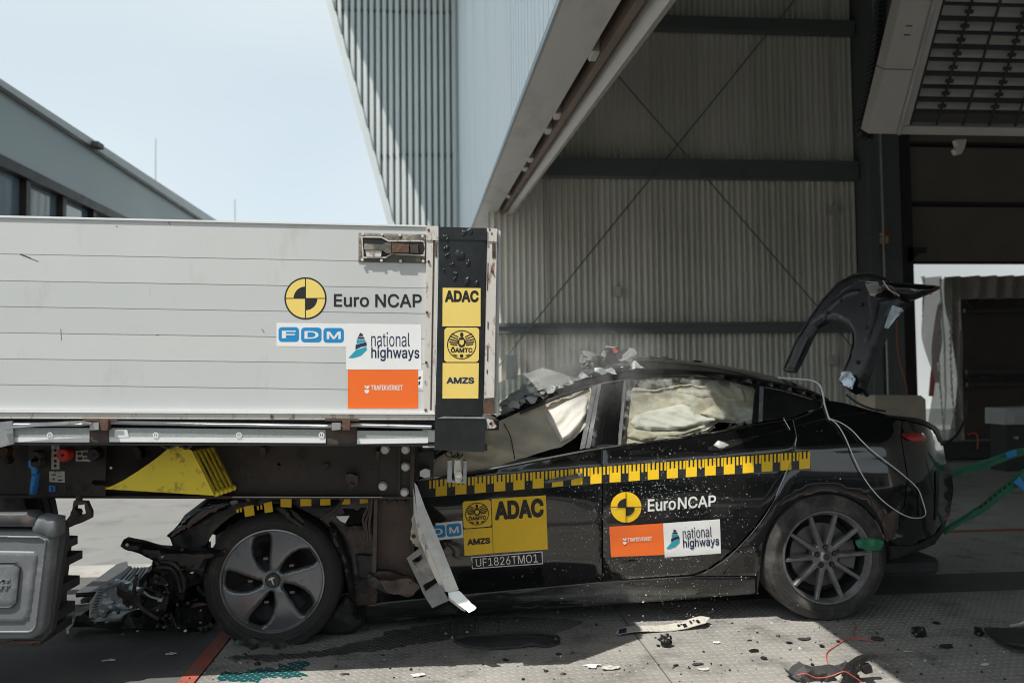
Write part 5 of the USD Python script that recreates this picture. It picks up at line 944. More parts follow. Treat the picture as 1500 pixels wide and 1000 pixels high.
def lug(c, r, y0): return cylY(c, r, y0, y0 + .02, 6)
def spoke_wheel():
    c = (at(1212, 818, 4.16)[0], .330); y0 = 4.155
    w = part(car, 'rear_wheel', revY([(.245, y0 + .012), (.240, y0 - .002), (.232, y0 - .001), (.226, y0 + .012), (.216, y0 + .03)], c, 96), 'alloy_dark', smooth=40); wp_ = w; part(w, 'rim_barrel', revY([(.216, y0 + .03), (.212, y0 + .14), (.222, y0 + .2)], c, 64), 'hall_dark'); BASE[wp_] = BASE[car]
    for k in range(10):
        a = math.radians(k * 36 + 3); d = np.array([math.cos(a), math.sin(a)]); n_ = np.array([-d[1], d[0]]); v = []
        for (r_, hw, yf, th) in ((.045, .017, y0 + .022, .04), (.12, .0115, y0 + .012, .03), (.226, .0105, y0 + .006, .025)):
            for s in (-1, 1): v += [[c[0] + d[0] * r_ + n_[0] * hw * s * .55, yf, c[1] + d[1] * r_ + n_[1] * hw * s * .55], [c[0] + d[0] * r_ + n_[0] * hw * s, yf + .010, c[1] + d[1] * r_ + n_[1] * hw * s], [c[0] + d[0] * r_ + n_[0] * hw * s, yf + th, c[1] + d[1] * r_ + n_[1] * hw * s]]
        part(wp_, 'spoke', trimesh.convex.convex_hull(np.array(v)), 'alloy_dark', smooth=25)
    part(wp_, 'hub', revY([(.001, y0 + .012), (.022, y0 + .010), (.030, y0 + .014), (.034, y0 + .02), (.066, y0 + .022), (.072, y0 + .03), (.072, y0 + .07)], c, 40), 'alloy_dark', smooth=30)
    part(wp_, 'hub_cap', revY([(.001, y0 + .006), (.016, y0 + .007), (.020, y0 + .013)], c, 24), 'cabinet_dark', smooth=30)
    for k in range(5):
        a = math.radians(k * 72 + 20); q = (c[0] + .050 * math.cos(a), c[1] + .050 * math.sin(a)); part(wp_, 'lug_hole', cylY(q, .0155, y0 + .0185, y0 + .03, 16), 'ink_black'); part(wp_, 'lug_nut', lug(q, .0105, y0 + .010), 'rusty', smooth=False)
    part(wp_, 'brake_disc', revY([(.06, y0 + .085), (.165, y0 + .085), (.168, y0 + .09), (.168, y0 + .11)], c, 64), 'brake', smooth=30)
    cal = [[c[0] + r_ * math.cos(a), y, c[1] + r_ * math.sin(a)] for r_ in (.10, .185) for a in np.radians([-25, 0, 25]) for y in (y0 + .06, y0 + .12)]; part(wp_, 'caliper', trimesh.convex.convex_hull(np.array(cal)), 'brake', smooth=False)
    part(wp_, 'barrel', revY([(.205, y0 + .135), (.001, y0 + .138)], c, 48), 'hall_dark')
    tyre(car, c, .334, .235, y0)
spoke_wheel()
def aero_wheel():
    c = (at(400, 848, 4.12)[0], .312); y0 = 4.10; RC = .2475
    w = part(car, 'front_wheel', revY([(RC + .004, y0 + .016), (RC + .001, y0 - .001), (RC - .005, y0 - .003), (RC - .010, y0 + .004), (RC - .012, y0 + .012)], c, 96), 'alloy_dark', smooth=40)
    disc = Point(0, 0).buffer(RC - .011, quad_segs=24); ops = []
    for k in range(5):
        a0 = math.radians(108 + 72 * k); sw = lambda r_: .25 * (r_ - .16) / .25
        L_, R_ = [], []
        for r_, hw in ((.054, .010), (.08, .023), (.11, .037), (.15, .049), (.185, .053), (.208, .049), (.221, .040), (.225, .030)):
            a = a0 + sw(r_) * -1.6; d = np.array([math.cos(a), math.sin(a)]); n_ = np.array([-d[1], d[0]]); L_.append(d * r_ + n_ * hw * .95); R_.append(d * r_ - n_ * hw * .75)
        ops.append(Polygon(L_ + R_[::-1]).buffer(.004).buffer(-.004))
    face = disc.difference(unary_union(ops)); prof = lambda r_: y0 + .012 - .010 * np.sin(np.clip(r_ / RC, 0, 1) * np.pi) + .014 * np.clip((.07 - r_) / .07, 0, 1)
    def flat_sheet(pg, yf, th, step):
        p, f = delaunay(pg, step); r_ = np.hypot(p[:, 0], p[:, 1]); v = np.c_[c[0] + p[:, 0], yf(p, r_), c[1] + p[:, 1]]; f = orient(v, f); return closed(v, f, np.array([0, th, 0]))
    U_ = unary_union(ops)
    def yface(p, r_):
        dd_ = np.array([U_.distance(Point(*q)) for q in p]); ang = np.arctan2(p[:, 1], p[:, 0]); return prof(r_) + .012 * np.clip(1 - dd_ / .012, 0, 1) ** 2
    part(w, 'aero_cover', flat_sheet(face, yface, .01, .011), 'cap_grey', smooth=45)
    for o in ops:
        cc = np.array(o.centroid.coords[0]); part(w, 'cover_recess', flat_sheet(o.buffer(.003), lambda p, r_: y0 + .028 + .035 * np.clip(1 - np.hypot(p[:, 0] - cc[0] * .8, p[:, 1] - cc[1] * .8) / .08, 0, 1), .004, .012), 'gloss_black', smooth=45)
        part(w, 'recess_fin', flat_sheet(Polygon([(cc[0] * .72 - .010, cc[1] * .72 - .006), (cc[0] * .72 + .012, cc[1] * .72 - .004), (cc[0] * .72 + .010, cc[1] * .72 + .007), (cc[0] * .72 - .011, cc[1] * .72 + .006)]), lambda p, r_: y0 + .022 + 0 * r_, .004, .01), 'rail_brown', smooth=False)
    part(w, 'hub_cap', revY([(.001, y0 + .002), (.03, y0 + .004), (.036, y0 + .010), (.038, y0 + .02)], c, 32), 'cabinet_dark', smooth=30)
    T_ = Polygon([(-.016, .014), (0, .019), (.016, .014), (.013, .008), (.004, .010), (.002, -.018), (-.002, -.018), (-.004, .010), (-.013, .008)])
    from shapely import affinity as af
    part(w, 'hub_emblem', flat_sheet(af.rotate(T_, 20, origin=(0, 0)), lambda p, r_: y0 + .0005 + 0 * r_, .001, .05), 'bolt_zinc', smooth=False)
    part(w, 'barrel', revY([(RC, y0 + .07), (.001, y0 + .075)], c, 48), 'hall_dark')
    tyre(car, c, .336, .235, y0 + .004, True)
aero_wheel()

# print on the car
CD = CS
def ruler(pts_top, pts_bot, xr, n_, p0, p1):
    tp = lambda x: np.interp(x, [p[0] for p in pts_top], [p[1] for p in pts_top]); bt = lambda x: np.interp(x, [p[0] for p in pts_bot], [p[1] for p in pts_bot])
    part(car, 'measuring_tape', decal([(pts_top[0][0], tp(pts_top[0][0])), *pts_top[1:], *pts_bot[::-1]], CD, .0008, 8), 'black_tape')
    x = xr
    for k in range(n_):
        p = p0 + (p1 - p0) * k / n_; w = p * .58; xl = x - w; t = p / 5
        h = lambda xx, f: tp(xx) + 1.2 + (bt(xx) - tp(xx) - 2.0) * f
        top = []
        for j in range(3):
            a = xl + w * (j / 2.62) ; b = a + w * .235; top += [(a, h(a, .42)) if j else (xl, h(xl, .42)), (a, h(a, 0)), (b, h(b, 0)), (b, h(b, .42))]
        pg = Polygon([(xl, h(xl, 1)), *top, (x, h(x, .42)), (x, h(x, 1))]).buffer(0)
        part(car, 'tape_mark', decal(pg, CD, .0018, 8), 'film_amber')
        tk = [Polygon([(a, h(a, 0)), (a + t * .52, h(a + t * .52, 0)), (a + t * .52, h(a + t * .52, .5)), (a, h(a, .5))]) for a in (xl - p * .42 + t * .42, xl - p * .42 + t * 1.42)]
        for tt in tk: part(car, 'tape_tick', decal(tt, CD, .0018, 8), 'film_amber')
        x -= p
ruler([(612, 703.5), (882, 682), (1186, 659.5)], [(612, 729.5), (882, 708), (1188, 686.5)], 1186.7, 20, 27.5, 28.6)
for pts in ([(357, 742), (371, 739), (373, 754), (359, 757)], [(386, 737), (398, 734), (400, 749), (388, 751)], [(411, 730), (427, 730), (427, 743), (411, 742)], [(440, 730), (456, 730), (456, 740.5), (440, 741)], [(469, 730), (484, 730), (484, 739.5), (469, 740)], [(499, 730), (513, 730), (513, 738), (499, 738.5)], [(527, 730), (541, 730), (541, 736), (527, 737)], [(376, 741), (378.5, 740), (379.5, 746), (377, 747)], [(381, 739.5), (383.5, 739), (384.5, 745), (382, 746)], [(346, 746), (349, 745), (350, 750), (347, 751)], [(351, 744), (353.5, 743), (354.5, 749), (352, 750)]):
    part(car, 'tape_mark', sheet(pts, CS.lifted(.075), .003, 5), 'film_amber', smooth=False)
LF = .0026
oamtc(car, CD, quad((676.5, 733.5), (719.5, 730.5), (721, 771), (678.5, 774.5)), 'film_amber')
q = quad((678.7, 775.2), (720.7, 772), (722, 809.8), (680.5, 813.5)); g = plate(car, CD, q, 'film_amber', 'amber square sticker with black lettering', step=6); word(g, CD, q, 'AMZS', (.12, .38, .92, .62), 'ink_black', heavy=.05)
q = quad((720.2, 730.3), (799.5, 725), (802.5, 804), (722.7, 809.6)); g = plate(car, CD, q, 'film_amber', 'large amber sticker with bold black lettering', step=8); word(g, CD, q, 'ADAC', (.05, .05, .95, .40), 'ink_black', heavy=.055)
q = quad((690.3, 815.5), (794.5, 807), (795.5, 825.5), (691.5, 833)); b_ = plate(car, CD, q, 'ink_black', 'black test number label with white border', step=8, nm='number_label')
part(b_, 'border', decal(Polygon(qpoly(q, [(0, 0), (1, 0), (1, 1), (0, 1)])).difference(Polygon(qpoly(q, [(.012, .07), (.988, .07), (.988, .93), (.012, .93)]))), CD, LF * 2), 'ink_white'); word(b_, CD, q, 'UF1826TMO1', (.06, .17, .93, .84), 'ink_white', False)
q = quad((638, 766), (677, 762), (679, 787), (640, 791)); g = plate(car, CD, q, 'film_white', 'white sticker with blue lettered squares', step=8)
for (u0, u1, ch_) in ((-.2, .34, 'D'), (.39, .94, 'M')): part(g, 'blue_square', decal(Polygon(qpoly(q, np.array(rr(u0, .14, u1, .86, .12).exterior.coords))), CD, LF * 2), 'film_blue'); part(g, 'lettering', text(ch_, q, (u0 + .1, .31, u1 - .1, .69), CD, LF * 3, True), 'ink_white')
tq = 742.5
target(car, CD, 917, tq, 22.5, 'film_amber', 'ink_black', ring=False)
q = quad((949, 731), (1049, 724.5), (1049, 741), (949, 749.5)); word(car, CD, q, 'Euro', (0, .0, .41, 1), 'ink_white', True); word(car, CD, q, 'NCAP', (.44, .0, 1, 1), 'ink_white', True)
trafik(car, CD, quad((892.5, 771), (971, 766), (973.5, 812), (895, 815.5))); highways(car, CD, quad((971.2, 766), (1054.5, 760), (1056, 810), (973.8, 816)))

# ------------------------------------------------------------------ broken pieces lying about
def onG(pts, z=.0): p = np.asarray(pts, float); return PL((0, 0, z), (0, 0, 1)).hit(p[:, 0], p[:, 1])
def G_(pts, z, t, step=6, jitter=None, edge=0): return sheet(pts, PL((0, 0, z), (0, 0, 1)), t, step, jitter=jitter)
hl = thing('broken_headlamp', 'smashed silver blue headlamp unit lying before the wrecked car front', 'headlamp', at(160, 905, 4.45))
hs = YS(4.28)
part(hl, 'lens', sheet([(130, 903), (132, 882), (145, 864), (158, 856), (172, 858), (184, 864), (200, 868), (206, 884), (190, 896), (160, 896), (150, 905)], hs, .05, 3, edge=5, edge_in=.05, jitter=nz(.022, 26, 3)), 'lamp_silver', smooth=25)
part(hl, 'curved_rim', sheet([(129, 905), (130, 882), (143, 863), (157, 854), (163, 857), (150, 868), (142, 884), (140, 906)], hs.lifted(.03), .03, 3, edge=2, edge_in=.01), 'shard_white', smooth=40)
for k in range(9):
    x, y = 133 + 1.6 * k * .8, 897 - k * 4.2; part(hl, 'rim_notch', decal([(x, y), (x + 7, y - 1.5), (x + 7, y - .2), (x, y + 1.2)], hs.lifted(.032), .002), 'toolbox_dark')
part(hl, 'shell', sheet([(170, 858), (196, 866), (206, 880), (200, 892), (180, 884)], hs.lifted(.03), .04, 4, jitter=nz(.02, 24, 4)), 'wreck_brown', smooth=15)
for k in range(7):
    x, y = RNG.uniform(150, 195), RNG.uniform(864, 900); r = RNG.uniform(3, 6); part(hl, 'splinter', sheet([(x, y), (x + r, y - r * .6), (x + r * 1.4, y + r * .4), (x + .3 * r, y + r * .8)], hs.lifted(.05 + .02 * RNG.random()), .003, 3), ['alu_bright', 'wreck_black', 'lamp_silver'][k % 3], smooth=False)
bp_ = thing('broken_bumper', 'flattened black front bumper piece on the ground under the headlamp', 'bumper', onG([(200, 925)])[0])
part(bp_, 'skin', sheet([(104, 922), (110, 897), (126, 893), (132, 905), (200, 900), (250, 905), (300, 925), (302, 936), (285, 941), (240, 927), (150, 924)], YS(4.40), .08, 6, edge=4, edge_in=.05, jitter=nz(.03, 12, 5)), 'wreck_black', smooth=20)
part(bp_, 'skin_fold', sheet([(205, 896), (236, 880), (262, 884), (300, 905), (306, 935), (270, 930), (230, 915)], YS(4.36), .05, 6, edge=4, edge_in=.05, jitter=nz(.05, 12, 6)), 'wreck_black', smooth=20)
part(bp_, 'inner_grille', sheet([(195, 846), (214, 838), (246, 846), (262, 870), (258, 892), (224, 886), (200, 872)], YS(4.55), .05, 5, edge=3, edge_in=.04, jitter=nz(.05, 12, 16)), 'plastic_black', smooth=15)
part(bp_, 'radiator', sheet([(248, 806), (300, 798), (306, 850), (292, 880), (262, 872), (246, 840)], YS(4.62), .08, 8, jitter=nz(.02, 10, 9)), 'wreck_brown', smooth=20)
part(bp_, 'lower_skin', sheet([(222, 868), (262, 860), (300, 868), (310, 925), (296, 938), (262, 934), (236, 912)], YS(4.5), .06, 6, edge=3, edge_in=.04, jitter=nz(.05, 14, 17)), 'wreck_black', smooth=15)
for k in range(14):
    x, y = RNG.uniform(130, 300), RNG.uniform(885, 932); r = RNG.uniform(1, 2.8); part(bp_, 'glint', sheet([(x, y), (x + r * 2, y - r * .5), (x + r * 2.4, y + r * .6), (x + .4 * r, y + r)], YS(4.33), .004, 2, jitter=nz(.01, 30, k)), ['bolt_zinc', 'shard_white', 'wreck_brown'][k % 3], smooth=False)
ut = thing('underbody_tray', 'torn grey underbody tray with ribs lying flat beyond the headlamp', 'tray', onG([(170, 850)])[0])
part(ut, 'flat_panel', G_([(113, 866), (172, 826), (186, 822), (189, 831), (150, 868), (113, 872)], .05, .012, 8, nz(.006, 6, 2)), 'toolbox_dark', smooth=20)
part(ut, 'ribbed_panel', G_([(153, 869), (190, 832), (222, 829), (212, 862), (196, 872)], .07, .012, 8, nz(.01, 8, 3)), 'lamp_silver', smooth=20)
for k in range(6): part(ut, 'rib', tube([onG([(158 + k * 8, 866 - k * .5)], .09)[0], onG([(192 + k * 5, 832)], .09)[0]], .010, 6, smooth=False), ['toolbox_dark', 'toolbox_grey'][k % 2])
part(ut, 'edge', tube([onG([(112, 871)], .06)[0], onG([(150, 869)], .06)[0], onG([(190, 831)], .06)[0]], .014, 6, smooth=False), 'toolbox_dark')
solo('white_bracket', G_([(98, 908), (108, 905), (107, 913), (101, 922), (97, 921)], .05, .02, 4), 'label_white', 'small pale bracket beside the ribbed side of the storage box', 'bracket')

pl_ = thing('number_plate', 'bent white number plate lying on the floor below the rear door', 'number plate', onG([(970, 917)])[0])
pq = [(902, 926), (907, 920.5), (960, 914), (1026, 907.5), (1040, 911), (1034, 917.5), (960, 923), (906, 928.5)]
def bend(v): w = np.zeros_like(v); t = (v[:, 0] - v[:, 0].min()) / np.ptp(v[:, 0]); w[:, 2] = .035 * np.clip(t - .72, 0, 1) ** 1.2 * 3 + .006 * np.sin(t * 9); return w
part(pl_, 'plate', G_(pq, .012, .003, 4, bend), 'label_white', smooth=30)
nq = quad((907, 921), (1026, 908), (1034, 917), (906, 928))
def onplate(pg, m_, nm):
    p, f = delaunay(Polygon(qpoly(nq, pg)), 4); v = PL((0, 0, .016), (0, 0, 1)).hit(p[:, 0], p[:, 1]); v = v + bend(np.vstack([v, onG([(902, 926), (1040, 911)], .016)]))[:len(v)]; part(pl_, nm, trimesh.Trimesh(v, orient(v, f), process=False), m_)
onplate([(.0, .06), (.09, .06), (.09, .94), (.0, .94)], 'ink_navy', 'blue_band')
for a, b, c_, d_ in ((.70, .73, .2, .5), (.76, .80, .3, .8), (.85, .87, .15, .6), (.92, .95, .35, .8)): onplate([(a, c_), (b, c_), (b, d_), (a, d_)], 'ink_black', 'plate_mark')
for a, b in ((.74, .76), (.89, .91)): onplate([(a, .2), (b, .2), (b, .32), (a, .32)], 'ink_black', 'plate_mark')

def chunk(x, y, r, m_, label, cat='fragment', group=None, flat=.5, sd=0, nm='plastic_fragment', z=0):
    if m_ in ('ink_white', 'label_white', 'cabinet_dark'):        # a torn flat scrap
        k_ = 9; an = np.linspace(0, 2 * np.pi, k_, endpoint=False); rr_ = r * (.45 + .9 * np.random.default_rng(sd).random(k_)); pg = Polygon(np.c_[rr_ * np.cos(an) * 1.3, rr_ * np.sin(an) * .8]).buffer(0)
        p_, f_ = delaunay(max(getattr(pg, 'geoms', [pg]), key=lambda g: g.area), r / 3); v_ = np.c_[p_, .006 + .5 * r * np.abs(meshkit.fbm(np.c_[p_ / r * 1.4, np.full(len(p_), sd * 1.3)], 3, sd) - .42)]; v_ += onG([(x, y)])[0]
        return solo('torn_scrap', closed(v_, orient(v_, f_), np.array([0, 0, -.002])), m_, label, cat, group, smooth=15)
    c = trimesh.creation.icosphere(1 if r < .02 else 2, 1.0); v = c.vertices; v *= (.35 + 1.3 * meshkit.fbm(v * 1.7 + sd * 3.1, 3, sd))[:, None]; v = np.round(v * 2.2) / 2.2 * .75 + v * .25
    v = v * np.array([1, .7, flat]) * r; a = sd * 1.7; R_ = np.array([[math.cos(a), math.sin(a), 0], [-math.sin(a), math.cos(a), 0], [0, 0, 1]]); v = v @ R_
    v[:, 2] -= v[:, 2].min(); c.vertices = v + onG([(x, y)], z)[0]; return solo(nm, c, m_, label, cat, group, smooth=25)
for i, (x, y, r, m_, lab) in enumerate(((976, 947, .030, 'wreck_black', 'largest black lump on the sunlit floor right of the number plate'), (964, 946, .012, 'wreck_black', 'small black crumb just left of the largest black lump'), (1104, 954, .022, 'wreck_black', 'black oblong piece in the middle of the sunlit floor'), (1119, 965, .018, 'plastic_black', 'thin dark strip lying right below the black oblong piece'), (990, 975, .014, 'wreck_black', 'small black crumb at the floor plate joint'), (1020, 974, .024, 'cabinet_dark', 'dark grey flake near the floor plate joint'), (800, 983, .013, 'wreck_black', 'small black crumb on the lit floor below the rubber strip'), (741, 967, .016, 'wreck_black', 'black crumb at the jagged shadow edge'),
    (1180, 937, .026, 'cabinet_dark', 'crumpled grey black scrap before the rear wheel'), (1156, 942, .014, 'wreck_black', 'small black scrap left of the crumpled grey one'), (1204, 947, .016, 'wreck_black', 'black scrap between the red cord and the rear wheel'), (1346, 932, .032, 'wreck_black', 'black lump in the shade right of the rear wheel'), (1434, 930, .026, 'wreck_black', 'black lump left of the flat black panel at the right edge'), (1387, 948, .028, 'plastic_black', 'flat dark flake in the shade between two lumps'), (1050, 942, .014, 'ink_white', 'white crumb on the sunlit floor'), (611, 990, .026, 'ink_white', 'white scrap at the bottom left of the sunlit strip'), (868, 976, .034, 'ink_white', 'white torn scrap, left half of the white pair'), (892, 979, .034, 'label_white', 'white torn scrap, right half of the white pair'), (1032, 981, .020, 'label_white', 'pale flake near the bottom of the sunlit floor'), (1443, 974, .018, 'ink_white', 'white crumb in the shade at the bottom right'), (1284, 937, .026, 'wreck_brown', 'brown scrap at the end of the red cord'), (160, 968, .02, 'ink_white', 'small white shard on the dark ground near the storage box'), (253, 958, .02, 'ink_white', 'small white shard on the dark ground left of the red line'), (505, 988, .014, 'cabinet_dark', 'dark crumb on the lit strip below the front wheel'), (1098, 938, .012, 'plastic_black', 'black crumb above the oblong piece'), (1372, 913, .02, 'wreck_black', 'black scrap far back in the shade by the rear tyre'), (1330, 955, .014, 'label_white', 'pale crumb in the shade below the black lump'), (1228, 940, .014, 'wreck_black', 'black crumb beside the red cord'))):
    chunk(x, y, r, m_, lab, flat=.8 if m_ == 'wreck_black' and r > .025 else .28, sd=i)
V, Fc = [], []                                # crumbs of glass and plastic, far too many to count
oc = trimesh.creation.octahedron() if hasattr(trimesh.creation, 'octahedron') else trimesh.creation.icosphere(0)
def crumbs(pts, rs, path_m, nm, lab, cat):
    V, Fc = [], []; b = oc.vertices
    for p, r in zip(pts, rs): Fc.append(oc.faces + len(b) * len(V)); V.append(b * r * RNG.uniform(.6, 1.3, 3) + p)
    solo(nm, trimesh.Trimesh(np.vstack(V), np.vstack(Fc), process=False), path_m, lab, cat, None, 'stuff', smooth=False)
pts = np.c_[RNG.uniform(250, 1500, 900), 1010 - 105 * RNG.random(900) ** .8]; crumbs(onG(pts), RNG.gamma(1.6, .0019, 900), 'wreck_black', 'plastic_crumbs', 'black plastic crumbs scattered over the floor', 'crumbs')
pts = np.vstack([np.c_[RNG.normal(690, 45, 220), RNG.normal(905, 22, 220)], np.c_[RNG.uniform(300, 1500, 380), 1005 - 100 * RNG.random(380)]]); crumbs(onG(pts), RNG.gamma(2., .0011, len(pts)), 'shard_white', 'glass_crumbs', 'pale glass crumbs scattered over the floor', 'crumbs')
n_ = 2300; px_ = np.r_[RNG.normal(960, 75, n_), RNG.uniform(760, 1240, 380)]; py_ = np.r_[RNG.normal(775, 80, n_), RNG.uniform(600, 860, 380)]
tp_ = np.interp(px_, [556, 882, 1103, 1163, 1240], [720, 664, 630, 625, 610]); bt_ = np.interp(px_, [556, 700, 880, 1108, 1109], [912, 897, 885, 869, 722]); k = (py_ > tp_) & (py_ < bt_) & (px_ > 640) & ((px_ < 1110) | (py_ < 715))
k &= ~((px_ > 890) & (px_ < 1058) & (py_ > 758) & (py_ < 816)) | (RNG.random(len(px_)) < .06)
vv = CS.lifted(.003).hit(px_[k], py_[k]); crumbs(vv, np.minimum(RNG.gamma(1.3, .00055, len(vv)) + .0006, .0036), 'ink_white', 'glass_spray', 'white specks of broken glass stuck all over the rear door', 'glass specks')
n_ = 130; px_, py_ = RNG.normal(970, 70, n_), RNG.uniform(868, 925, n_); vv = YS(4.05).hit(px_, py_); vv = vv[vv[:, 2] > .005]
crumbs(vv, RNG.gamma(1.6, .0006, len(vv)) + .0006, 'ink_white', 'falling_glass', 'white glass specks falling below the sill', 'glass specks')

rs_ = thing('rubber_strip', 'flat black torn rubber strip on the floor in front of the front door', 'rubber strip', onG([(740, 938)])[0])
part(rs_, 'strip', sheet([(665, 934), (680, 929), (720, 930), (770, 927), (806, 928), (818, 931), (819, 939), (805, 943), (770, 944), (720, 947), (682, 944), (668, 940)], PL(onG([(740, 938)], .012)[0], (0, .05, 1)), .01, 4, jitter=nz(.012, 14, 3)), 'toolbox_dark', smooth=20)
part(rs_, 'end_knob', trimesh.creation.icosphere(2, .02).apply_translation(onG([(815, 936)], .025)[0]), 'wreck_black'); part(rs_, 'raised_lip', tube([onG([(668, 934)], .03)[0], onG([(720, 929)], .045)[0], onG([(780, 927)], .04)[0], onG([(816, 931)], .03)[0]], .010, 6), 'plastic_black')
wk = thing('torn_wheel_arch', 'torn black and grey wheel arch piece in the foreground at the bottom right', 'fragment', onG([(1220, 998)])[0])
WS = YS(3.36)
part(wk, 'grey_shell', sheet([(1161, 985), (1166, 990), (1184, 976.5), (1208, 983), (1235, 983), (1250, 975), (1262, 982), (1240, 1004), (1210, 1012), (1168, 1006)], WS, .05, 4, edge=3, edge_in=.03, jitter=nz(.02, 20, 5)), 'cabinet_dark', smooth=15)
part(wk, 'black_arm', sheet([(1238, 990), (1246, 972), (1262, 964), (1276, 960), (1285, 961), (1282, 966), (1266, 972), (1270, 980), (1258, 985), (1248, 1000), (1236, 1004)], WS.lifted(.04), .03, 3, jitter=nz(.018, 26, 6)), 'wreck_black', smooth=15)
part(wk, 'black_block', sheet([(1262, 976), (1276, 973), (1279, 984), (1268, 987)], WS.lifted(.05), .03, 4, jitter=nz(.006, 30, 7)), 'plastic_black', smooth=15)
for k in range(9):
    x, y = RNG.uniform(1165, 1265), RNG.uniform(982, 1000); r = RNG.uniform(3, 8); part(wk, 'torn_flap', sheet([(x, y), (x + r, y - r * .8), (x + 1.6 * r, y - r * .1), (x + .8 * r, y + r)], WS.lifted(.03 + .03 * RNG.random()), .004, 3, jitter=nz(.015, 30, k)), ['wreck_black', 'cabinet_dark', 'label_white'][k % 3], smooth=15)
part(wk, 'red_wire', tube([WS.lifted(.07).hit(np.float64(x), np.float64(y)) for x, y in ((1168, 988), (1180, 986), (1196, 992), (1216, 990), (1236, 983), (1250, 990), (1262, 998))], .0022, 5), 'cord_red')
solo('red_cable', tube([*onG([(1254, 914), (1250, 926), (1254, 934), (1268, 936), (1280, 938), (1262, 936), (1240, 936), (1226, 944), (1212, 954), (1211, 966), (1218, 984)], .006)], .0026, 5), 'cord_red', 'thin red cable curling over the floor below the rear wheel', 'cable')
fp_ = thing('splash_guard', 'flat black plastic panel lying in the shade at the right edge', 'panel', onG([(1475, 935)])[0])
part(fp_, 'panel', sheet([(1441, 919), (1470, 920), (1505, 918), (1540, 925), (1540, 950), (1508, 944), (1470, 938), (1452, 930)], PL(onG([(1480, 935)], .05)[0], (0, .12, 1)), .012, 6, jitter=nz(.008, 8, 3)), 'plastic_black', smooth=20)
part(fp_, 'clip', sheet([(1458, 934), (1470, 938), (1466, 946), (1460, 944)], YS(3.95), .02, 3), 'plastic_black', smooth=False); part(fp_, 'clip', sheet([(1490, 941), (1512, 945), (1510, 956), (1496, 952)], YS(3.9), .02, 3), 'plastic_black', smooth=False)
part(fp_, 'bolt', tube([onG([(1480, 916)], .03)[0], onG([(1497, 913)], .05)[0], onG([(1503, 905)], .07)[0]], .008, 6), 'bolt_zinc')
# stains
def blot(pts, z, m_, nm, lab, cat, rough=2.2, sd=1):
    pg = Polygon(smoothline(pts, 10, True)); c = np.array(pg.exterior.coords); c = c + (np.stack([meshkit.fbm(np.c_[c * .16, np.zeros(len(c))] + 5 * k, 3, sd) for k in range(2)], 1) - .5) * 2 * rough * [3, 1]
    return solo(nm, decal(Polygon(c).buffer(0), PL((0, 0, 0), (0, 0, 1)), z, 8), m_, lab, cat)
blot([(330, 962), (400, 957), (480, 950), (540, 935), (600, 918), (690, 908), (700, 925), (640, 938), (560, 950), (480, 961), (380, 967)], .0012, 'wet_oil', 'oil_stain', 'dark wet stain on the tread plate beside the front wheel', 'stain', 5, 2)
blot([(310, 992), (330, 985), (356, 983), (376, 979), (400, 976), (420, 973), (436, 966), (452, 970), (440, 980), (446, 988), (420, 992), (396, 990), (372, 998), (350, 994), (330, 998)], .0013, 'coolant', 'coolant_spill', 'teal coolant spill on the lit tread plate at the bottom', 'spill', 5.5, 3)
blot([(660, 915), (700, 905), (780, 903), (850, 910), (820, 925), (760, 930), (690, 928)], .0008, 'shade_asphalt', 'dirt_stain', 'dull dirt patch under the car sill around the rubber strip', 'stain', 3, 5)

# ------------------------------------------------------------------ straps and cords
def strap(rows, Y, m_='strap_green'): return sheet(rows, YS(Y), .004, 6, jitter=nz(.012, 9, 3))
s1 = thing('green_strap', 'upper green lashing strap stretched from the car tail to the right edge', 'strap', at(1450, 680, 5.0), 'green straps')
part(s1, 'webbing', strap([(1388, 690), (1440, 674), (1500, 655), (1560, 636), (1560, 648), (1500, 666), (1446, 684), (1390, 703)], 5.0), 'strap_green', smooth=30); part(s1, 'webbing_fold', strap([(1390, 697), (1450, 677), (1520, 655), (1520, 660), (1450, 683), (1390, 701)], 4.985), 'strap_green', smooth=30); part(s1, 'blue_tag', strap([(1474, 664), (1490, 659), (1491, 668), (1476, 672)], 4.97), 'blue_plastic')
s2 = thing('green_strap', 'lower green lashing strap slanting from below the bumper to the right edge', 'strap', at(1450, 730, 4.7), 'green straps')
part(s2, 'webbing', strap([(1380, 776), (1400, 762), (1440, 736), (1490, 694), (1540, 652), (1546, 664), (1500, 706), (1450, 744), (1410, 768), (1384, 784)], 4.7), 'strap_green', smooth=30); part(s2, 'webbing_fold', strap([(1384, 778), (1440, 740), (1490, 700), (1536, 660), (1538, 666), (1492, 706), (1440, 746), (1388, 780)], 4.68), 'strap_green', smooth=30)
for k in range(7):
    x, y = 1434 + k * 7, 742 - k * 5.6; part(s2, 'printed_mark', decal([(x, y), (x + 4, y - 3.2), (x + 5.5, y + .2), (x + 1.5, y + 3.2)], YS(4.655), .004), 'ink_black')
part(s2, 'blue_tag', strap([(1486, 705), (1496, 698), (1506, 716), (1502, 722)], 4.66), 'blue_plastic')
s3 = solo('wheel_strap', sheet([(1257, 793), (1270, 789.5), (1284, 789), (1296, 792), (1298, 799), (1290, 808), (1276, 807), (1262, 804), (1258, 799)], YS(4.12), .01, 2.5, edge=2, edge_in=.01, jitter=crease(.012, 30, 160, 9)), 'strap_green', 'short crumpled green strap end on the rear wheel', 'strap', 'green straps', smooth=25)
cs = lambda l, pts: [CS.lifted(l).hit(np.float64(x), np.float64(y)) for x, y in pts]
solo('white_cable', tube(cs(.012, ((1140, 553), (1170, 555), (1188, 557), (1200, 563), (1205, 575), (1208, 592), (1213, 609), (1216, 615))), .0048, 8), 'cord_white', 'thick white cable over the roof edge behind the rear side window', 'cable')
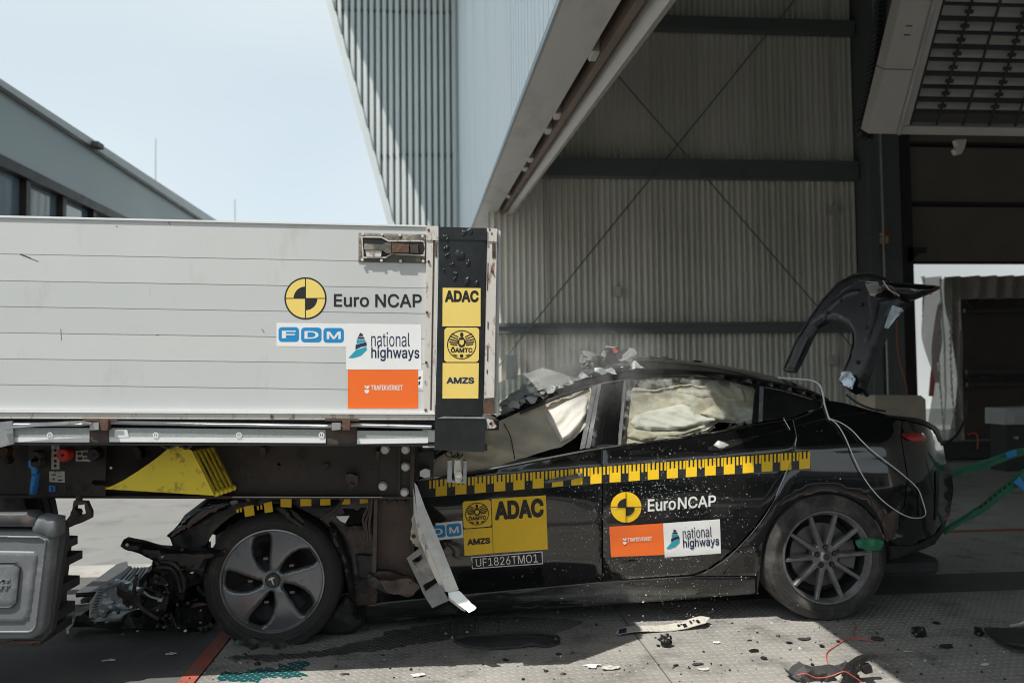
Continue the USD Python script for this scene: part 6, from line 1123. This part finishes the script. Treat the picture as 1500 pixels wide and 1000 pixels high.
solo('white_cable', tube(cs(.014, ((1214, 612), (1226, 621), (1238, 640), (1250, 668), (1266, 700), (1288, 728), (1312, 747), (1332, 757), (1348, 758), (1356, 752), (1352, 735), (1344, 715), (1324, 696), (1300, 677), (1278, 660), (1262, 645), (1248, 630), (1232, 619), (1216, 613))), .0030, 8), 'cord_white', 'thin white cable hanging in a long loop down the rear wing', 'cable')
part(car, 'loose_cord', tube(cs(.010, ((1148, 612), (1152, 620), (1157, 628))), .002, 5), 'cord_white')
solo('thin_wire', tube(cs(.004, ((1163, 668), (1146, 706), (1130, 740), (1106, 775), (1082, 801), (1062, 820), (1030, 840))), .0011, 5), 'grey_trim', 'thin wire along the rear edge of the rear door', 'wire')
# ------------------------------------------------------------------ dust in the air over the broken roof
dc = trimesh.creation.icosphere(3, 1.0); dc.apply_scale([.62, .30, .30]); dc.apply_transform(trimesh.transformations.rotation_matrix(-.18, [0, 1, 0])); dc.apply_translation(at(860, 545, 4.45))
mat['dust_air'] = usdkit.material(stage, '/World/Looks/dust_air', {'g': ('geometry', {}), 'c': ('vector_math', {'math_type': 'subtract', 'vector2': tuple(at(860, 545, 4.45))}), 'sc': ('vector_math', {'math_type': 'multiply', 'vector2': (1 / .62, 1 / .30, 1 / .30)}), 'l': ('vector_math', {'math_type': 'length'}), 'fo': ('map_range', {'from_min': .25, 'from_max': .95, 'to_min': 1.0, 'to_max': 0.0, 'clamp': True}),
    'n': ('noise_texture', {'scale': 6.5, 'detail': 4, 'roughness': .6, 'distortion': .6}), 'nr': ('map_range', {'from_min': .42, 'from_max': .75, 'to_min': 0.0, 'to_max': 6.0, 'clamp': True}), 'm': ('math', {'math_type': 'multiply'}), 'v': ('principled_volume', {'color': (.8, .8, .8), 'anisotropy': .2})},
    [('g.position', 'c.vector1'), ('c.vector', 'sc.vector1'), ('sc.vector', 'l.vector1'), ('l.value', 'fo.value'), ('g.position', 'n.vector'), ('n.fac', 'nr.value'), ('fo.result', 'm.value1'), ('nr.result', 'm.value2'), ('m.value', 'v.density')], volume='v.volume')
solo('dust_cloud', dc, 'dust_air', 'thin grey dust hanging over the broken windscreen', 'dust', None, 'stuff', smooth=True)
